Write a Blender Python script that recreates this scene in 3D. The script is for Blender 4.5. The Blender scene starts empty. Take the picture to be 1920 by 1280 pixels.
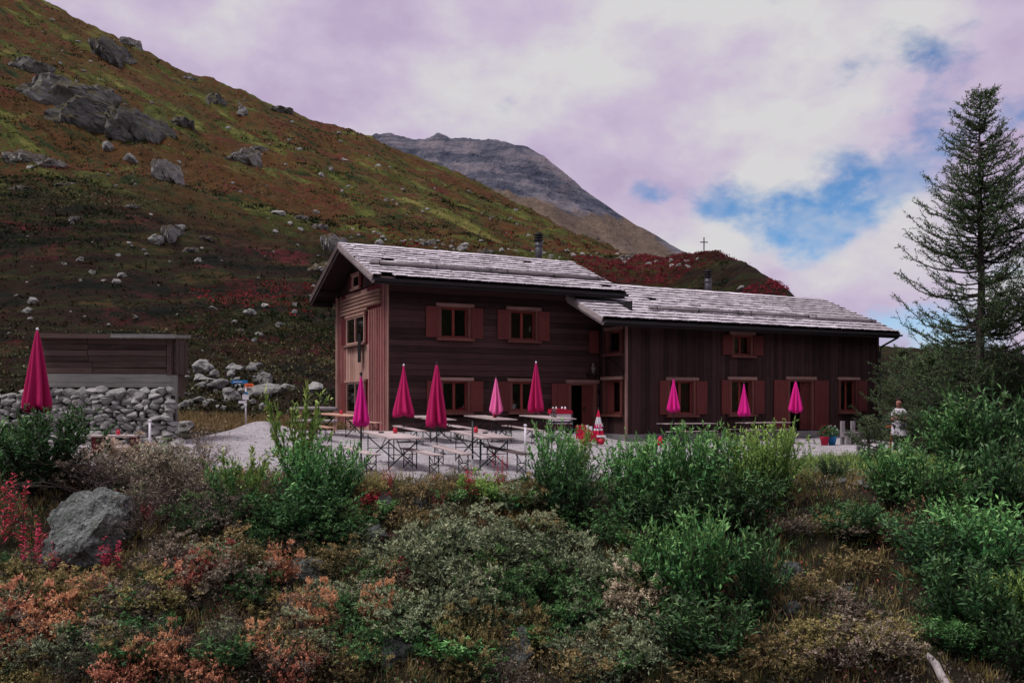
import bpy, math, random
import numpy as np
from mathutils import Vector, Matrix, noise

R = math.radians
sc = bpy.context.scene
COL = sc.collection

# ------------------------------------------------------------------ camera
CAM_H = 1.75
FPX, CX, HY = 1700.0, 960.0, 750.0          # focal length and horizon of the 1920 px photograph
cam_d = bpy.data.cameras.new('camera')
cam = bpy.data.objects.new('camera', cam_d)
COL.objects.link(cam)
cam.location = (0, 0, CAM_H)
cam.rotation_euler = (R(90), 0, 0)
cam_d.sensor_width = 36
cam_d.lens = 36 * FPX / 1920
cam_d.shift_y = 110 / 1920
cam_d.clip_start = 0.1
cam_d.clip_end = 20000
sc.camera = cam

# ------------------------------------------------------------------ sky and sun
SUN_DIR = Vector((-0.42, -0.20, 0.88)).normalized()
world = bpy.data.worlds.new('World')
sc.world = world
world.use_nodes = True
world.cycles.sampling_method = 'NONE'
wt = world.node_tree
wt.nodes.clear()


def WN(kind, **kw):
    n = wt.nodes.new(kind)
    for k, v in kw.items():
        setattr(n, k, v)
    return n


def wl(a, b):
    wt.links.new(a, b)


w_out = WN('ShaderNodeOutputWorld')
w_sky = WN('ShaderNodeTexSky', sky_type='NISHITA', sun_disc=False,
           sun_elevation=math.asin(SUN_DIR.z), sun_rotation=math.atan2(SUN_DIR.x, SUN_DIR.y))
w_sky.altitude = 2000
w_bg = WN('ShaderNodeBackground')
w_bg.inputs['Strength'].default_value = 0.12
w_sky.dust_density = 0.3
w_sky.ozone_density = 3.0
w_hsv = WN('ShaderNodeHueSaturation')
w_hsv.inputs['Saturation'].default_value = 1.22
w_hsv.inputs['Value'].default_value = 0.86
wl(w_sky.outputs[0], w_hsv.inputs['Color'])
wl(w_hsv.outputs[0], w_bg.inputs['Color'])
w_tc = WN('ShaderNodeTexCoord')
w_map = WN('ShaderNodeMapping')
w_map.inputs['Scale'].default_value = (1.0, 1.0, 1.55)
w_map.inputs['Rotation'].default_value = (0.0, R(-14), 0.0)
wl(w_tc.outputs['Generated'], w_map.inputs['Vector'])


def wnoise(scale, detail, rough, off=0.0, dist=0.0):
    m = WN('ShaderNodeVectorMath', operation='ADD')
    m.inputs[1].default_value = (off, off * 0.7, -off)
    wl(w_map.outputs[0], m.inputs[0])
    n = WN('ShaderNodeTexNoise')
    n.inputs['Scale'].default_value = scale
    n.inputs['Detail'].default_value = detail
    n.inputs['Roughness'].default_value = rough
    n.inputs['Distortion'].default_value = dist
    wl(m.outputs[0], n.inputs['Vector'])
    return n.outputs['Fac']


def wmath(op, a, b=None, c=None, clamp=False):
    n = WN('ShaderNodeMath', operation=op)
    n.use_clamp = clamp
    for i, v in enumerate((a, b, c)):
        if v is None:
            continue
        if isinstance(v, (int, float)):
            n.inputs[i].default_value = v
        else:
            wl(v, n.inputs[i])
    return n.outputs[0]


def wrange(v, a, b, c=0.0, d=1.0):
    n = WN('ShaderNodeMapRange', interpolation_type='SMOOTHSTEP')
    wl(v, n.inputs['Value'])
    for k, x in zip(('From Min', 'From Max', 'To Min', 'To Max'), (a, b, c, d)):
        n.inputs[k].default_value = x
    return n.outputs[0]


def wblob(px, py, inner, outer, tall=2.0, tilt=0.0):
    """soft gap in the clouds around one direction of the sky, wider than tall"""
    d = Vector(((px - CX) / FPX, 1.0, (HY - py) / FPX)).normalized()
    sq = WN('ShaderNodeMapping')
    sq.vector_type = 'TEXTURE'
    sq.inputs['Location'].default_value = d
    sq.inputs['Rotation'].default_value = (0, R(tilt), 0)
    sq.inputs['Scale'].default_value = (1, 1, 1 / tall)
    wl(w_tc.outputs['Generated'], sq.inputs['Vector'])
    n = WN('ShaderNodeVectorMath', operation='LENGTH')
    wl(sq.outputs[0], n.inputs[0])
    return wrange(n.outputs['Value'], inner, outer, 1.0, 0.0)


shape = wnoise(7.5, 7, 0.56, 3.1, 0.0)
gap = wmath('MAXIMUM', wblob(1565, 370, 0.02, 0.20, 2.5, -8), wmath('MULTIPLY', wblob(1800, 150, 0.0, 0.19, 1.5), 0.80))
gap = wmath('MAXIMUM', gap, wmath('MULTIPLY', wblob(1235, 357, 0.0, 0.07, 2.2), 0.42))
gap = wmath('MAXIMUM', gap, wmath('MULTIPLY', wblob(1760, 640, 0.0, 0.16, 2.0), 0.75))
clear = wmath('ADD', gap, wmath('MULTIPLY', wmath('SUBTRACT', 0.5, shape), 3.3))
clear = wrange(clear, 0.42, 1.0)
veil = wmath('MULTIPLY', clear, wrange(wnoise(14, 3, 0.6, 9.0), 0.34, 0.62, 0.55, 1.0))
shade = wmath('ADD', wmath('MULTIPLY', wnoise(3.6, 6, 0.54, 1.9, 0.1), 0.72), wmath('MULTIPLY', wnoise(9.0, 6, 0.55, 6.0, 0.0), 0.28))
w_ramp = WN('ShaderNodeValToRGB')
cr = w_ramp.color_ramp
cr.elements[0].position, cr.elements[0].color = 0.41, (0.43, 0.345, 0.50, 1)
cr.elements[1].position, cr.elements[1].color = 0.57, (0.585, 0.575, 0.585, 1)
e = cr.elements.new(0.485)
e.color = (0.50, 0.43, 0.555, 1)
wl(shade, w_ramp.inputs[0])
w_cl = WN('ShaderNodeBackground')
w_cl.inputs['Strength'].default_value = 1.0
wl(w_ramp.outputs[0], w_cl.inputs['Color'])
w_mix = WN('ShaderNodeMixShader')
wl(veil, w_mix.inputs[0])
wl(w_cl.outputs[0], w_mix.inputs[1])
wl(w_bg.outputs[0], w_mix.inputs[2])
wl(w_mix.outputs[0], w_out.inputs['Surface'])

sun_d = bpy.data.lights.new('sun', 'SUN')
sun_d.energy = 2.6
sun_d.angle = R(20)
sun_d.color = (1.0, 0.95, 0.92)
sun = bpy.data.objects.new('sun', sun_d)
COL.objects.link(sun)
sun.rotation_euler = SUN_DIR.to_track_quat('Z', 'Y').to_euler()
sun.location = SUN_DIR * 60

sc.view_settings.view_transform = 'Standard'
sc.view_settings.look = 'None'
sc.view_settings.exposure = 0.22
sc.view_settings.gamma = 1.0
sc.view_settings.use_curve_mapping = False
try:
    sc.cycles.max_bounces = 6
    sc.cycles.diffuse_bounces = 2
    sc.cycles.glossy_bounces = 3
    sc.cycles.transparent_max_bounces = 8
    sc.cycles.use_denoising = True
    sc.cycles.use_adaptive_sampling = True
    sc.cycles.adaptive_threshold = 0.02
except Exception:
    pass


# ------------------------------------------------------------------ materials
class NT:
    def __init__(self, name):
        self.m = bpy.data.materials.new(name)
        self.m.use_nodes = True
        self.t = self.m.node_tree
        self.b = self.t.nodes['Principled BSDF']
        self.out = self.t.nodes['Material Output']

    def n(self, kind, **kw):
        x = self.t.nodes.new(kind)
        for k, v in kw.items():
            setattr(x, k, v)
        return x

    def l(self, a, b):
        self.t.links.new(a, b)

    def coords(self, which='Object', scale=(1, 1, 1)):
        if which == 'World':
            src = self.n('ShaderNodeNewGeometry').outputs['Position']
        else:
            src = self.n('ShaderNodeTexCoord').outputs[which]
        mp = self.n('ShaderNodeMapping')
        mp.inputs['Scale'].default_value = scale
        self.l(src, mp.inputs['Vector'])
        return mp.outputs[0]

    def noise(self, vec, scale, detail=4, rough=0.55, dist=0.0):
        x = self.n('ShaderNodeTexNoise')
        x.inputs['Scale'].default_value = scale
        x.inputs['Detail'].default_value = detail
        x.inputs['Roughness'].default_value = rough
        x.inputs['Distortion'].default_value = dist
        self.l(vec, x.inputs['Vector'])
        return x.outputs['Fac']

    def ramp(self, fac, stops):
        x = self.n('ShaderNodeValToRGB')
        els = x.color_ramp.elements
        while len(els) < len(stops):
            els.new(0.5)
        for el, (p, c) in zip(els, stops):
            el.position = p
            el.color = (*c, 1) if len(c) == 3 else c
        self.l(fac, x.inputs[0])
        return x.outputs[0]

    def range(self, v, a, b, c=0.0, d=1.0):
        x = self.n('ShaderNodeMapRange')
        self.l(v, x.inputs['Value'])
        for k, y in zip(('From Min', 'From Max', 'To Min', 'To Max'), (a, b, c, d)):
            x.inputs[k].default_value = y
        return x.outputs[0]

    def mix(self, fac, a, b, mode='MIX'):
        x = self.n('ShaderNodeMix', data_type='RGBA', blend_type=mode)
        for i, v in ((0, fac), (6, a), (7, b)):
            if isinstance(v, (int, float)):
                x.inputs[i].default_value = v
            elif isinstance(v, tuple):
                x.inputs[i].default_value = (*v, 1)
            else:
                self.l(v, x.inputs[i])
        return x.outputs[2]

    def math(self, op, a, b=None, clamp=False):
        x = self.n('ShaderNodeMath', operation=op)
        x.use_clamp = clamp
        for i, v in enumerate((a, b)):
            if v is None:
                continue
            if isinstance(v, (int, float)):
                x.inputs[i].default_value = v
            else:
                self.l(v, x.inputs[i])
        return x.outputs[0]

    def bump(self, h, strength=0.5, dist=0.02):
        x = self.n('ShaderNodeBump')
        x.inputs['Strength'].default_value = strength
        x.inputs['Distance'].default_value = dist
        self.l(h, x.inputs['Height'])
        self.l(x.outputs[0], self.b.inputs['Normal'])

    def set(self, color=None, rough=0.7, metal=0.0, spec=0.3):
        if color is not None:
            if isinstance(color, tuple):
                self.b.inputs['Base Color'].default_value = (*color, 1)
            else:
                self.l(color, self.b.inputs['Base Color'])
        self.b.inputs['Roughness'].default_value = rough
        self.b.inputs['Metallic'].default_value = metal
        self.b.inputs['Specular IOR Level'].default_value = spec
        return self.m


def mat_wood(name, dark, light, along=0, rough=0.8, var=0.35, fine=22.0, bump=0.35):
    """weathered timber, grain running along one object axis"""
    t = NT(name)
    s = [fine, fine, fine]
    s[along] = 0.9
    v = t.coords('Object', tuple(s))
    g = t.noise(v, 1.0, 6, 0.62, 0.5)
    big = t.noise(t.coords('Object', (1.3, 1.3, 1.3)), 1.0, 4, 0.6)
    rnd = t.n('ShaderNodeObjectInfo').outputs['Random']
    f = t.math('ADD', t.math('MULTIPLY', g, 0.65), t.math('MULTIPLY', big, 0.35))
    f = t.math('ADD', f, t.math('MULTIPLY', t.math('SUBTRACT', rnd, 0.5), var))
    c = t.ramp(f, [(0.30, dark), (0.66, light)])
    t.bump(g, bump, 0.01)
    return t.set(c, rough, 0.0, 0.2)


def mat_plain(name, col, rough=0.6, metal=0.0, var=0.12, scale=9.0, spec=0.3):
    t = NT(name)
    g = t.noise(t.coords('Object'), scale, 5, 0.6)
    c = t.mix(g, tuple(max(0, x * (1 - var)) for x in col), tuple(min(1, x * (1 + var)) for x in col))
    return t.set(c, rough, metal, spec)


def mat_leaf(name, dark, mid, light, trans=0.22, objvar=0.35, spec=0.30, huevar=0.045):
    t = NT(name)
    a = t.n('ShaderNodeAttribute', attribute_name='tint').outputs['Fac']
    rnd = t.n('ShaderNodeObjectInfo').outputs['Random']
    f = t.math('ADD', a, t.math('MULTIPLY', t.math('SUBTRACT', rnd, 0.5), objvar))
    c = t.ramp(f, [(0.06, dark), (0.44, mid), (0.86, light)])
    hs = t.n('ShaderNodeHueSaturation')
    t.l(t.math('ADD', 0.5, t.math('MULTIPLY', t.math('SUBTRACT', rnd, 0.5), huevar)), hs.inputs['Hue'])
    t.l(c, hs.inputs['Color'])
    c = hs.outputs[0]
    t.set(c, 0.52, 0.0, spec)
    tr = t.n('ShaderNodeBsdfTranslucent')
    t.l(c, tr.inputs['Color'])
    mx = t.n('ShaderNodeMixShader')
    mx.inputs[0].default_value = trans
    t.l(t.b.outputs[0], mx.inputs[1])
    t.l(tr.outputs[0], mx.inputs[2])
    t.l(mx.outputs[0], t.out.inputs['Surface'])
    return t.m


def mat_rock(name, dark, light, lichen, scale=1.0, turf=None):
    t = NT(name)
    v = t.coords('Object')
    a = t.noise(v, 2.2 * scale, 8, 0.65, 0.4)
    b = t.noise(t.coords('Object', (1.0, 1.0, 3.2)), 3.4 * scale, 7, 0.7, 1.2)
    rnd = t.n('ShaderNodeObjectInfo').outputs['Random']
    f = t.math('ADD', t.math('MULTIPLY', a, 0.5), t.math('MULTIPLY', b, 0.5))
    f = t.math('ADD', f, t.math('MULTIPLY', t.math('SUBTRACT', rnd, 0.5), 0.16))
    c = t.ramp(f, [(0.34, dark), (0.50, tuple((x + y) / 2 for x, y in zip(dark, light))), (0.64, light)])
    li = t.range(t.noise(v, 6.0 * scale, 4, 0.6), 0.54, 0.66)
    c = t.mix(t.math('MULTIPLY', li, 0.6), c, lichen)
    if turf:
        nz = t.n('ShaderNodeSeparateXYZ')
        t.l(t.n('ShaderNodeNewGeometry').outputs['Normal'], nz.inputs[0])
        up = t.math('ADD', nz.outputs[2], t.math('MULTIPLY', t.math('SUBTRACT', a, 0.5), 1.6))
        c = t.mix(t.range(up, 0.42, 0.62), c, t.ramp(b, [(0.35, turf[0]), (0.65, turf[1])]))
    t.bump(t.math('ADD', b, t.math('MULTIPLY', t.noise(v, 14 * scale, 6, 0.7), 0.5)), 0.8, 0.09 / scale)
    return t.set(c, 0.9, 0.0, 0.2)


M = {}
M['front_wood'] = mat_wood('dark_log_wood', (0.024, 0.012, 0.012), (0.074, 0.037, 0.036), 0)
M['annex_wood'] = mat_wood('dark_board_wood', (0.020, 0.010, 0.010), (0.062, 0.031, 0.030), 2)
M['soffit'] = mat_wood('soffit_wood', (0.018, 0.010, 0.010), (0.05, 0.03, 0.03), 1)
M['fascia'] = mat_wood('charcoal_fascia', (0.018, 0.016, 0.018), (0.045, 0.042, 0.047), 0, 0.6)
M['shutter'] = mat_wood('brown_red_paint', (0.100, 0.024, 0.023), (0.170, 0.042, 0.038), 2, 0.65, 0.2)
M['casing'] = mat_wood('casing_wood', (0.095, 0.032, 0.027), (0.21, 0.080, 0.066), 2, 0.7, 0.25)
M['lintel'] = mat_wood('weathered_trim', (0.15, 0.075, 0.065), (0.36, 0.22, 0.19), 0, 0.8, 0.2)
M['sash'] = mat_wood('orange_sash', (0.15, 0.028, 0.024), (0.30, 0.062, 0.05), 2, 0.5, 0.15)
M['batten_beige'] = mat_wood('beige_batten', (0.24, 0.125, 0.105), (0.50, 0.31, 0.255), 2, 0.8, 0.3)
M['board_red'] = mat_wood('faded_red_board', (0.065, 0.009, 0.014), (0.20, 0.026, 0.036), 2, 0.75, 0.3)
M['log_beige'] = mat_wood('beige_log', (0.17, 0.09, 0.07), (0.37, 0.225, 0.18), 1, 0.8, 0.2)
M['barge'] = mat_wood('grey_barge_board', (0.17, 0.135, 0.135), (0.40, 0.345, 0.35), 1, 0.85, 0.2)
M['barge_dark'] = mat_wood('brown_barge_board', (0.06, 0.042, 0.04), (0.15, 0.11, 0.11), 1, 0.85, 0.2)
M['shed_wood'] = mat_wood('shed_plank_wood', (0.034, 0.022, 0.019), (0.120, 0.080, 0.070), 0, 0.85, 0.4, 15.0)
M['shed_pale'] = mat_wood('shed_pale_wood', (0.12, 0.115, 0.11), (0.30, 0.29, 0.275), 0, 0.9, 0.2)
M['table_wood'] = mat_wood('grey_table_wood', (0.24, 0.185, 0.18), (0.50, 0.41, 0.40), 0, 0.75, 0.25, 16.0)
M['pine_wood'] = mat_wood('pine_table_wood', (0.36, 0.19, 0.14), (0.62, 0.38, 0.30), 0, 0.7, 0.2, 14.0)
M['dark_bench'] = mat_wood('dark_bench_wood', (0.05, 0.035, 0.035), (0.14, 0.10, 0.10), 0, 0.8, 0.2)
M['steel_green'] = mat_plain('green_steel', (0.022, 0.034, 0.030), 0.5, 0.3)
M['pole'] = mat_plain('dark_pole', (0.02, 0.022, 0.026), 0.45, 0.4)
M['white'] = mat_plain('white_paint', (0.72, 0.68, 0.74), 0.6)
M['chimney'] = mat_plain('sooty_metal', (0.075, 0.075, 0.085), 0.5, 0.5, 0.35, 5)
M['chimney_cap'] = mat_plain('black_metal', (0.018, 0.017, 0.02), 0.6, 0.2)
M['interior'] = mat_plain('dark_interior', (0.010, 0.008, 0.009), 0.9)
M['curtain'] = mat_plain('curtain_cloth', (0.42, 0.37, 0.34), 0.9)
M['concrete'] = mat_plain('grey_foundation', (0.22, 0.205, 0.215), 0.9, 0, 0.3, 4)
M['red_glass'] = mat_plain('red_jar', (0.55, 0.02, 0.05), 0.25, 0, 0.15, 9, 0.6)
M['black'] = mat_plain('black_plastic', (0.012, 0.012, 0.013), 0.5)
M['red_plastic'] = mat_plain('red_plastic', (0.42, 0.007, 0.038), 0.5)
M['orange'] = mat_plain('orange_paint', (0.75, 0.17, 0.06), 0.55)
M['blue'] = mat_plain('blue_paint', (0.02, 0.17, 0.42), 0.5)
M['skin'] = mat_plain('skin', (0.42, 0.19, 0.14), 0.6)
M['hair'] = mat_plain('dark_hair', (0.03, 0.014, 0.012), 0.8)
M['trouser'] = mat_plain('dark_trousers', (0.03, 0.032, 0.04), 0.9)
M['cloth_white'] = mat_plain('white_cloth', (0.74, 0.70, 0.76), 0.9)
M['pink'] = mat_plain('pink_cloth', (0.78, 0.13, 0.36), 0.8, 0, 0.08)
M['log_grey'] = mat_wood('silver_log', (0.14, 0.12, 0.125), (0.36, 0.32, 0.34), 0, 0.85, 0.25)
M['pale_log'] = mat_wood('pale_fallen_log', (0.22, 0.19, 0.19), (0.48, 0.43, 0.43), 2, 0.85, 0.1)
M['iron'] = mat_plain('dark_iron', (0.03, 0.028, 0.03), 0.6, 0.5)
M['statue'] = mat_plain('grey_statuette', (0.17, 0.15, 0.15), 0.8, 0, 0.3)


def mat_cloth(name, a, b):
    t = NT(name)
    g = t.noise(t.coords('Object', (3, 3, 1.2)), 2.0, 4, 0.6)
    rnd = t.n('ShaderNodeObjectInfo').outputs['Random']
    f = t.math('ADD', t.math('MULTIPLY', g, 0.6), t.math('MULTIPLY', rnd, 0.4))
    t.set(t.mix(f, a, b), 0.75, 0, 0.2)
    t.bump(t.noise(t.coords('Object', (1, 1, 0.3)), 26, 3, 0.6), 0.2, 0.01)
    return t.m


M['crimson'] = mat_cloth('crimson_canvas', (0.36, 0.008, 0.075), (0.50, 0.014, 0.125))
M['magenta'] = mat_cloth('magenta_canvas', (0.62, 0.012, 0.22), (0.74, 0.020, 0.29))
M['pinkcanvas'] = mat_cloth('faded_pink_canvas', (0.70, 0.10, 0.32), (0.82, 0.17, 0.42))


def _shingle():
    t = NT('silvered_shingle')
    v = t.coords('Object', (9, 1.2, 9))
    g = t.noise(v, 1.4, 6, 0.65, 0.3)
    rnd = t.n('ShaderNodeObjectInfo').outputs['Random']
    big = t.noise(t.coords('World'), 0.9, 5, 0.6)
    f = t.math('ADD', t.math('MULTIPLY', g, 0.45), t.math('MULTIPLY', rnd, 0.30))
    f = t.math('ADD', f, t.math('MULTIPLY', big, 0.35))
    c = t.ramp(f, [(0.30, (0.22, 0.195, 0.21)), (0.52, (0.47, 0.425, 0.465)), (0.80, (0.68, 0.625, 0.68))])
    t.bump(g, 0.4, 0.01)
    return t.set(c, 0.85, 0, 0.2)


M['shingle'] = _shingle()
M['end_shade'] = mat_plain('board_end_shade', (0.045, 0.036, 0.038), 0.9, 0, 0.4, 14)  # dark paint for board ends, drawing the shadow line under each course


def _glass():
    t = NT('window_glass')
    gl = t.n('ShaderNodeBsdfGlossy')
    gl.inputs['Roughness'].default_value = 0.04
    gl.inputs['Color'].default_value = (0.9, 0.9, 0.9, 1)
    tr = t.n('ShaderNodeBsdfTransparent')
    tr.inputs['Color'].default_value = (0.75, 0.78, 0.76, 1)
    fr = t.n('ShaderNodeFresnel')
    fr.inputs['IOR'].default_value = 1.5
    mx = t.n('ShaderNodeMixShader')
    t.l(t.math('MULTIPLY', fr.outputs[0], 1.6, True), mx.inputs[0])
    t.l(tr.outputs[0], mx.inputs[1])
    t.l(gl.outputs[0], mx.inputs[2])
    t.l(mx.outputs[0], t.out.inputs['Surface'])
    return t.m


M['glass'] = _glass()


def _gravel():
    t = NT('pale_gravel')
    v = t.coords('World')
    a = t.noise(v, 30, 6, 0.7)
    b = t.noise(v, 1.1, 5, 0.6)
    vo = t.n('ShaderNodeTexVoronoi')
    vo.inputs['Scale'].default_value = 26
    t.l(v, vo.inputs['Vector'])
    c = t.ramp(a, [(0.28, (0.24, 0.22, 0.235)), (0.5, (0.54, 0.505, 0.53)), (0.72, (0.74, 0.70, 0.73))])
    c = t.mix(t.range(b, 0.40, 0.62, 0.0, 0.5), c, (0.30, 0.275, 0.27))
    pit = t.noise(v, 5.5, 5, 0.7, 0.6)
    c = t.mix(t.range(pit, 0.54, 0.66, 0.0, 0.75), c, (0.17, 0.16, 0.15))
    c = t.mix(t.range(pit, 0.36, 0.46, 0.6, 0.0), c, (0.72, 0.68, 0.71))
    t.bump(t.math('SUBTRACT', t.math('SUBTRACT', a, vo.outputs['Distance']), t.math('MULTIPLY', pit, 1.5)), 1.0, 0.05)
    return t.set(c, 0.95, 0, 0.15)


M['gravel'] = _gravel()


def _soil():
    t = NT('slope_soil')
    v = t.coords('World')
    a = t.noise(v, 2.4, 6, 0.65)
    b = t.noise(v, 19, 6, 0.7)
    c = t.ramp(a, [(0.3, (0.020, 0.016, 0.012)), (0.5, (0.042, 0.034, 0.022)), (0.68, (0.050, 0.058, 0.028))])
    c = t.mix(t.math('MULTIPLY', b, 0.6), c, (0.018, 0.014, 0.012))
    t.bump(b, 0.9, 0.08)
    return t.set(c, 0.95, 0, 0.1)


M['soil'] = _soil()


def _hill():
    t = NT('alpine_heath')
    v = t.coords('World', (1, 1, 1))

    def turned(angle, scale):
        r_ = t.n('ShaderNodeMapping')
        r_.inputs['Rotation'].default_value = (0, R(angle), 0)
        t.l(t.n('ShaderNodeNewGeometry').outputs['Position'], r_.inputs['Vector'])
        m_ = t.n('ShaderNodeMapping')
        m_.inputs['Scale'].default_value = scale
        t.l(r_.outputs[0], m_.inputs['Vector'])
        return m_.outputs[0]

    fine = t.noise(v, 1.3, 6, 0.75)
    mid = t.noise(v, 0.22, 6, 0.65, 0.4)
    # upper slope: streaks that follow the fall of the ground
    st = t.noise(turned(-35, (0.045, 0.045, 0.34)), 1.0, 7, 0.62, 0.6)
    f1 = t.math('ADD', t.math('MULTIPLY', st, 0.62), t.math('MULTIPLY', mid, 0.22))
    f1 = t.math('ADD', f1, t.math('MULTIPLY', fine, 0.16))
    up = t.ramp(f1, [(0.36, (0.0083, 0.0166, 0.0065)), (0.43, (0.0268, 0.0490, 0.0114)), (0.48, (0.1074, 0.0490, 0.0168)),
                     (0.525, (0.0515, 0.0740, 0.0146)), (0.58, (0.1369, 0.1387, 0.0326)), (0.64, (0.2240, 0.1988, 0.0612))])
    rust = t.noise(turned(-32, (0.0220, 0.0408, 0.0900)), 1.0, 5, 0.6, 0.8)
    up = t.mix(t.range(rust, 0.49, 0.57, 0.0, 0.8), up, t.ramp(fine, [(0.35, (0.0390, 0.0177, 0.0084)), (0.65, (0.1525, 0.0612, 0.0204))]))
    # lower slope: dark brown heath with flat green lenses
    le = t.noise(turned(4, (0.10, 0.12, 0.65)), 1.0, 6, 0.6, 0.5)
    f2 = t.math('ADD', t.math('MULTIPLY', le, 0.65), t.math('MULTIPLY', fine, 0.35))
    low = t.ramp(f2, [(0.38, (0.0034, 0.0054, 0.0034)), (0.44, (0.0102, 0.0122, 0.0061)), (0.50, (0.0313, 0.0129, 0.0082)),
                      (0.55, (0.018, 0.027, 0.008)), (0.62, (0.075, 0.046, 0.018))])
    sep = t.n('ShaderNodeSeparateXYZ')
    t.l(v, sep.inputs[0])
    edge = t.math('ADD', sep.outputs[1], t.math('MULTIPLY', mid, 24.0))
    c = t.mix(t.range(edge, 108, 134), low, up)
    # crimson patches of autumn bilberry
    r = t.math('MULTIPLY', t.range(t.noise(turned(-20, (0.055, 0.08, 0.20)), 1.0, 5, 0.62, 0.9), 0.555, 0.66), t.range(fine, 0.42, 0.60))
    c = t.mix(t.math('MULTIPLY', r, 0.9), c, (0.15, 0.017, 0.030))
    t.bump(t.math('ADD', fine, t.math('MULTIPLY', mid, 1.5)), 1.0, 0.9)
    return t.set(c, 0.95, 0, 0.1)


M['hill'] = _hill()


def _mountain():
    t = NT('hazed_mountain_rock')
    v = t.coords('World')
    m1 = t.n('ShaderNodeMapping')
    m1.inputs['Scale'].default_value = (0.004, 0.004, 0.030)
    m1.inputs['Rotation'].default_value = (0, R(14), 0)
    t.l(t.n('ShaderNodeNewGeometry').outputs['Position'], m1.inputs['Vector'])
    a = t.noise(m1.outputs[0], 1.0, 8, 0.7, 0.6)
    b = t.noise(v, 0.012, 8, 0.65)
    f = t.math('ADD', t.math('MULTIPLY', a, 0.6), t.math('MULTIPLY', b, 0.4))
    rock = t.ramp(f, [(0.40, (0.035, 0.046, 0.078)), (0.49, (0.115, 0.122, 0.165)), (0.57, (0.26, 0.235, 0.265))])  # blue of distant haze and crag shading are put into the rock colour
    grass = t.ramp(b, [(0.35, (0.115, 0.086, 0.075)), (0.62, (0.22, 0.165, 0.125))])
    at = t.n('ShaderNodeAttribute', attribute_name='grass').outputs['Fac']
    g = t.range(t.math('ADD', at, t.math('MULTIPLY', t.math('SUBTRACT', b, 0.5), 1.2)), 0.40, 0.60)
    c = t.mix(g, rock, grass)
    t.bump(t.math('ADD', f, t.noise(v, 0.05, 6, 0.7)), 1.0, 22)
    return t.set(c, 0.95, 0, 0.1)


M['mountain'] = _mountain()
M['rock'] = mat_rock('grey_granite', (0.09, 0.09, 0.087), (0.40, 0.39, 0.375), (0.30, 0.33, 0.27))
M['rock_big'] = mat_rock('crag_rock', (0.050, 0.050, 0.052), (0.23, 0.23, 0.22), (0.19, 0.21, 0.15), 1.4, ((0.030, 0.030, 0.012), (0.09, 0.07, 0.026)))
M['rock_pale'] = mat_rock('pale_crag_rock', (0.085, 0.085, 0.082), (0.34, 0.33, 0.32), (0.24, 0.26, 0.20), 1.4, ((0.030, 0.024, 0.012), (0.085, 0.06, 0.026)))
M['rock_wall'] = mat_rock('wall_stone', (0.15, 0.15, 0.145), (0.56, 0.54, 0.53), (0.32, 0.35, 0.29), 2.2)
def _boulder():
    t = NT('speckled_boulder')
    v = t.coords('Object')
    vo = t.n('ShaderNodeTexVoronoi')
    vo.inputs['Scale'].default_value = 17
    t.l(v, vo.inputs['Vector'])
    gr_ = t.noise(v, 11, 6, 0.75, 0.5)
    big = t.noise(v, 1.6, 5, 0.6, 0.6)
    f = t.math('ADD', t.math('MULTIPLY', gr_, 0.6), t.math('MULTIPLY', big, 0.4))
    c = t.ramp(f, [(0.38, (0.045, 0.050, 0.048)), (0.48, (0.13, 0.14, 0.135)), (0.56, (0.22, 0.235, 0.225)), (0.66, (0.40, 0.41, 0.39))])
    c = t.mix(t.range(t.noise(v, 3.0, 5, 0.65), 0.52, 0.64, 0, 0.7), c, (0.085, 0.11, 0.085))
    t.bump(t.math('ADD', gr_, t.math('MULTIPLY', vo.outputs['Distance'], 0.7)), 1.0, 0.06)
    return t.set(c, 0.9, 0, 0.2)


M['boulder'] = _boulder()

M['willow'] = mat_leaf('willow_leaf', (0.018, 0.066, 0.022), (0.092, 0.275, 0.085), (0.32, 0.56, 0.18))
M['willow_y'] = mat_leaf('yellow_green_leaf', (0.044, 0.106, 0.027), (0.188, 0.325, 0.077), (0.450, 0.575, 0.150))
M['willow_d'] = mat_leaf('dark_green_leaf', (0.010, 0.034, 0.012), (0.044, 0.132, 0.046), (0.15, 0.28, 0.095))
M['greyleaf'] = mat_leaf('grey_green_leaf', (0.036, 0.062, 0.034), (0.145, 0.200, 0.110), (0.38, 0.42, 0.25))
M['orangeleaf'] = mat_leaf('orange_leaf', (0.070, 0.030, 0.020), (0.40, 0.130, 0.080), (0.86, 0.42, 0.26))
M['oliveleaf'] = mat_leaf('olive_ochre_leaf', (0.050, 0.060, 0.022), (0.185, 0.165, 0.062), (0.44, 0.35, 0.15))
M['paleleaf'] = mat_leaf('straw_leaf', (0.100, 0.094, 0.056), (0.413, 0.338, 0.225), (0.825, 0.675, 0.512))
M['brownleaf'] = mat_leaf('brown_leaf', (0.046, 0.035, 0.029), (0.150, 0.120, 0.091), (0.364, 0.293, 0.221))
M['redleaf'] = mat_leaf('crimson_leaf', (0.133, 0.007, 0.023), (0.451, 0.026, 0.075), (0.800, 0.092, 0.151), huevar=0.012)
M['grass'] = mat_leaf('grass_blade', (0.058, 0.051, 0.019), (0.205, 0.166, 0.066), (0.470, 0.332, 0.147))
M['larch'] = mat_leaf('larch_needle', (0.016, 0.038, 0.018), (0.055, 0.105, 0.042), (0.15, 0.215, 0.085), 0.2)
M['larch_b'] = mat_leaf('pine_needle', (0.020, 0.046, 0.020), (0.078, 0.142, 0.056), (0.21, 0.28, 0.115), 0.2)
M['heath'] = mat_leaf('heath_leaf', (0.0059, 0.0059, 0.0039), (0.0195, 0.0143, 0.0078), (0.0553, 0.0403, 0.0169), 0.2, 0.3, 0.06, 0.02)
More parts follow.
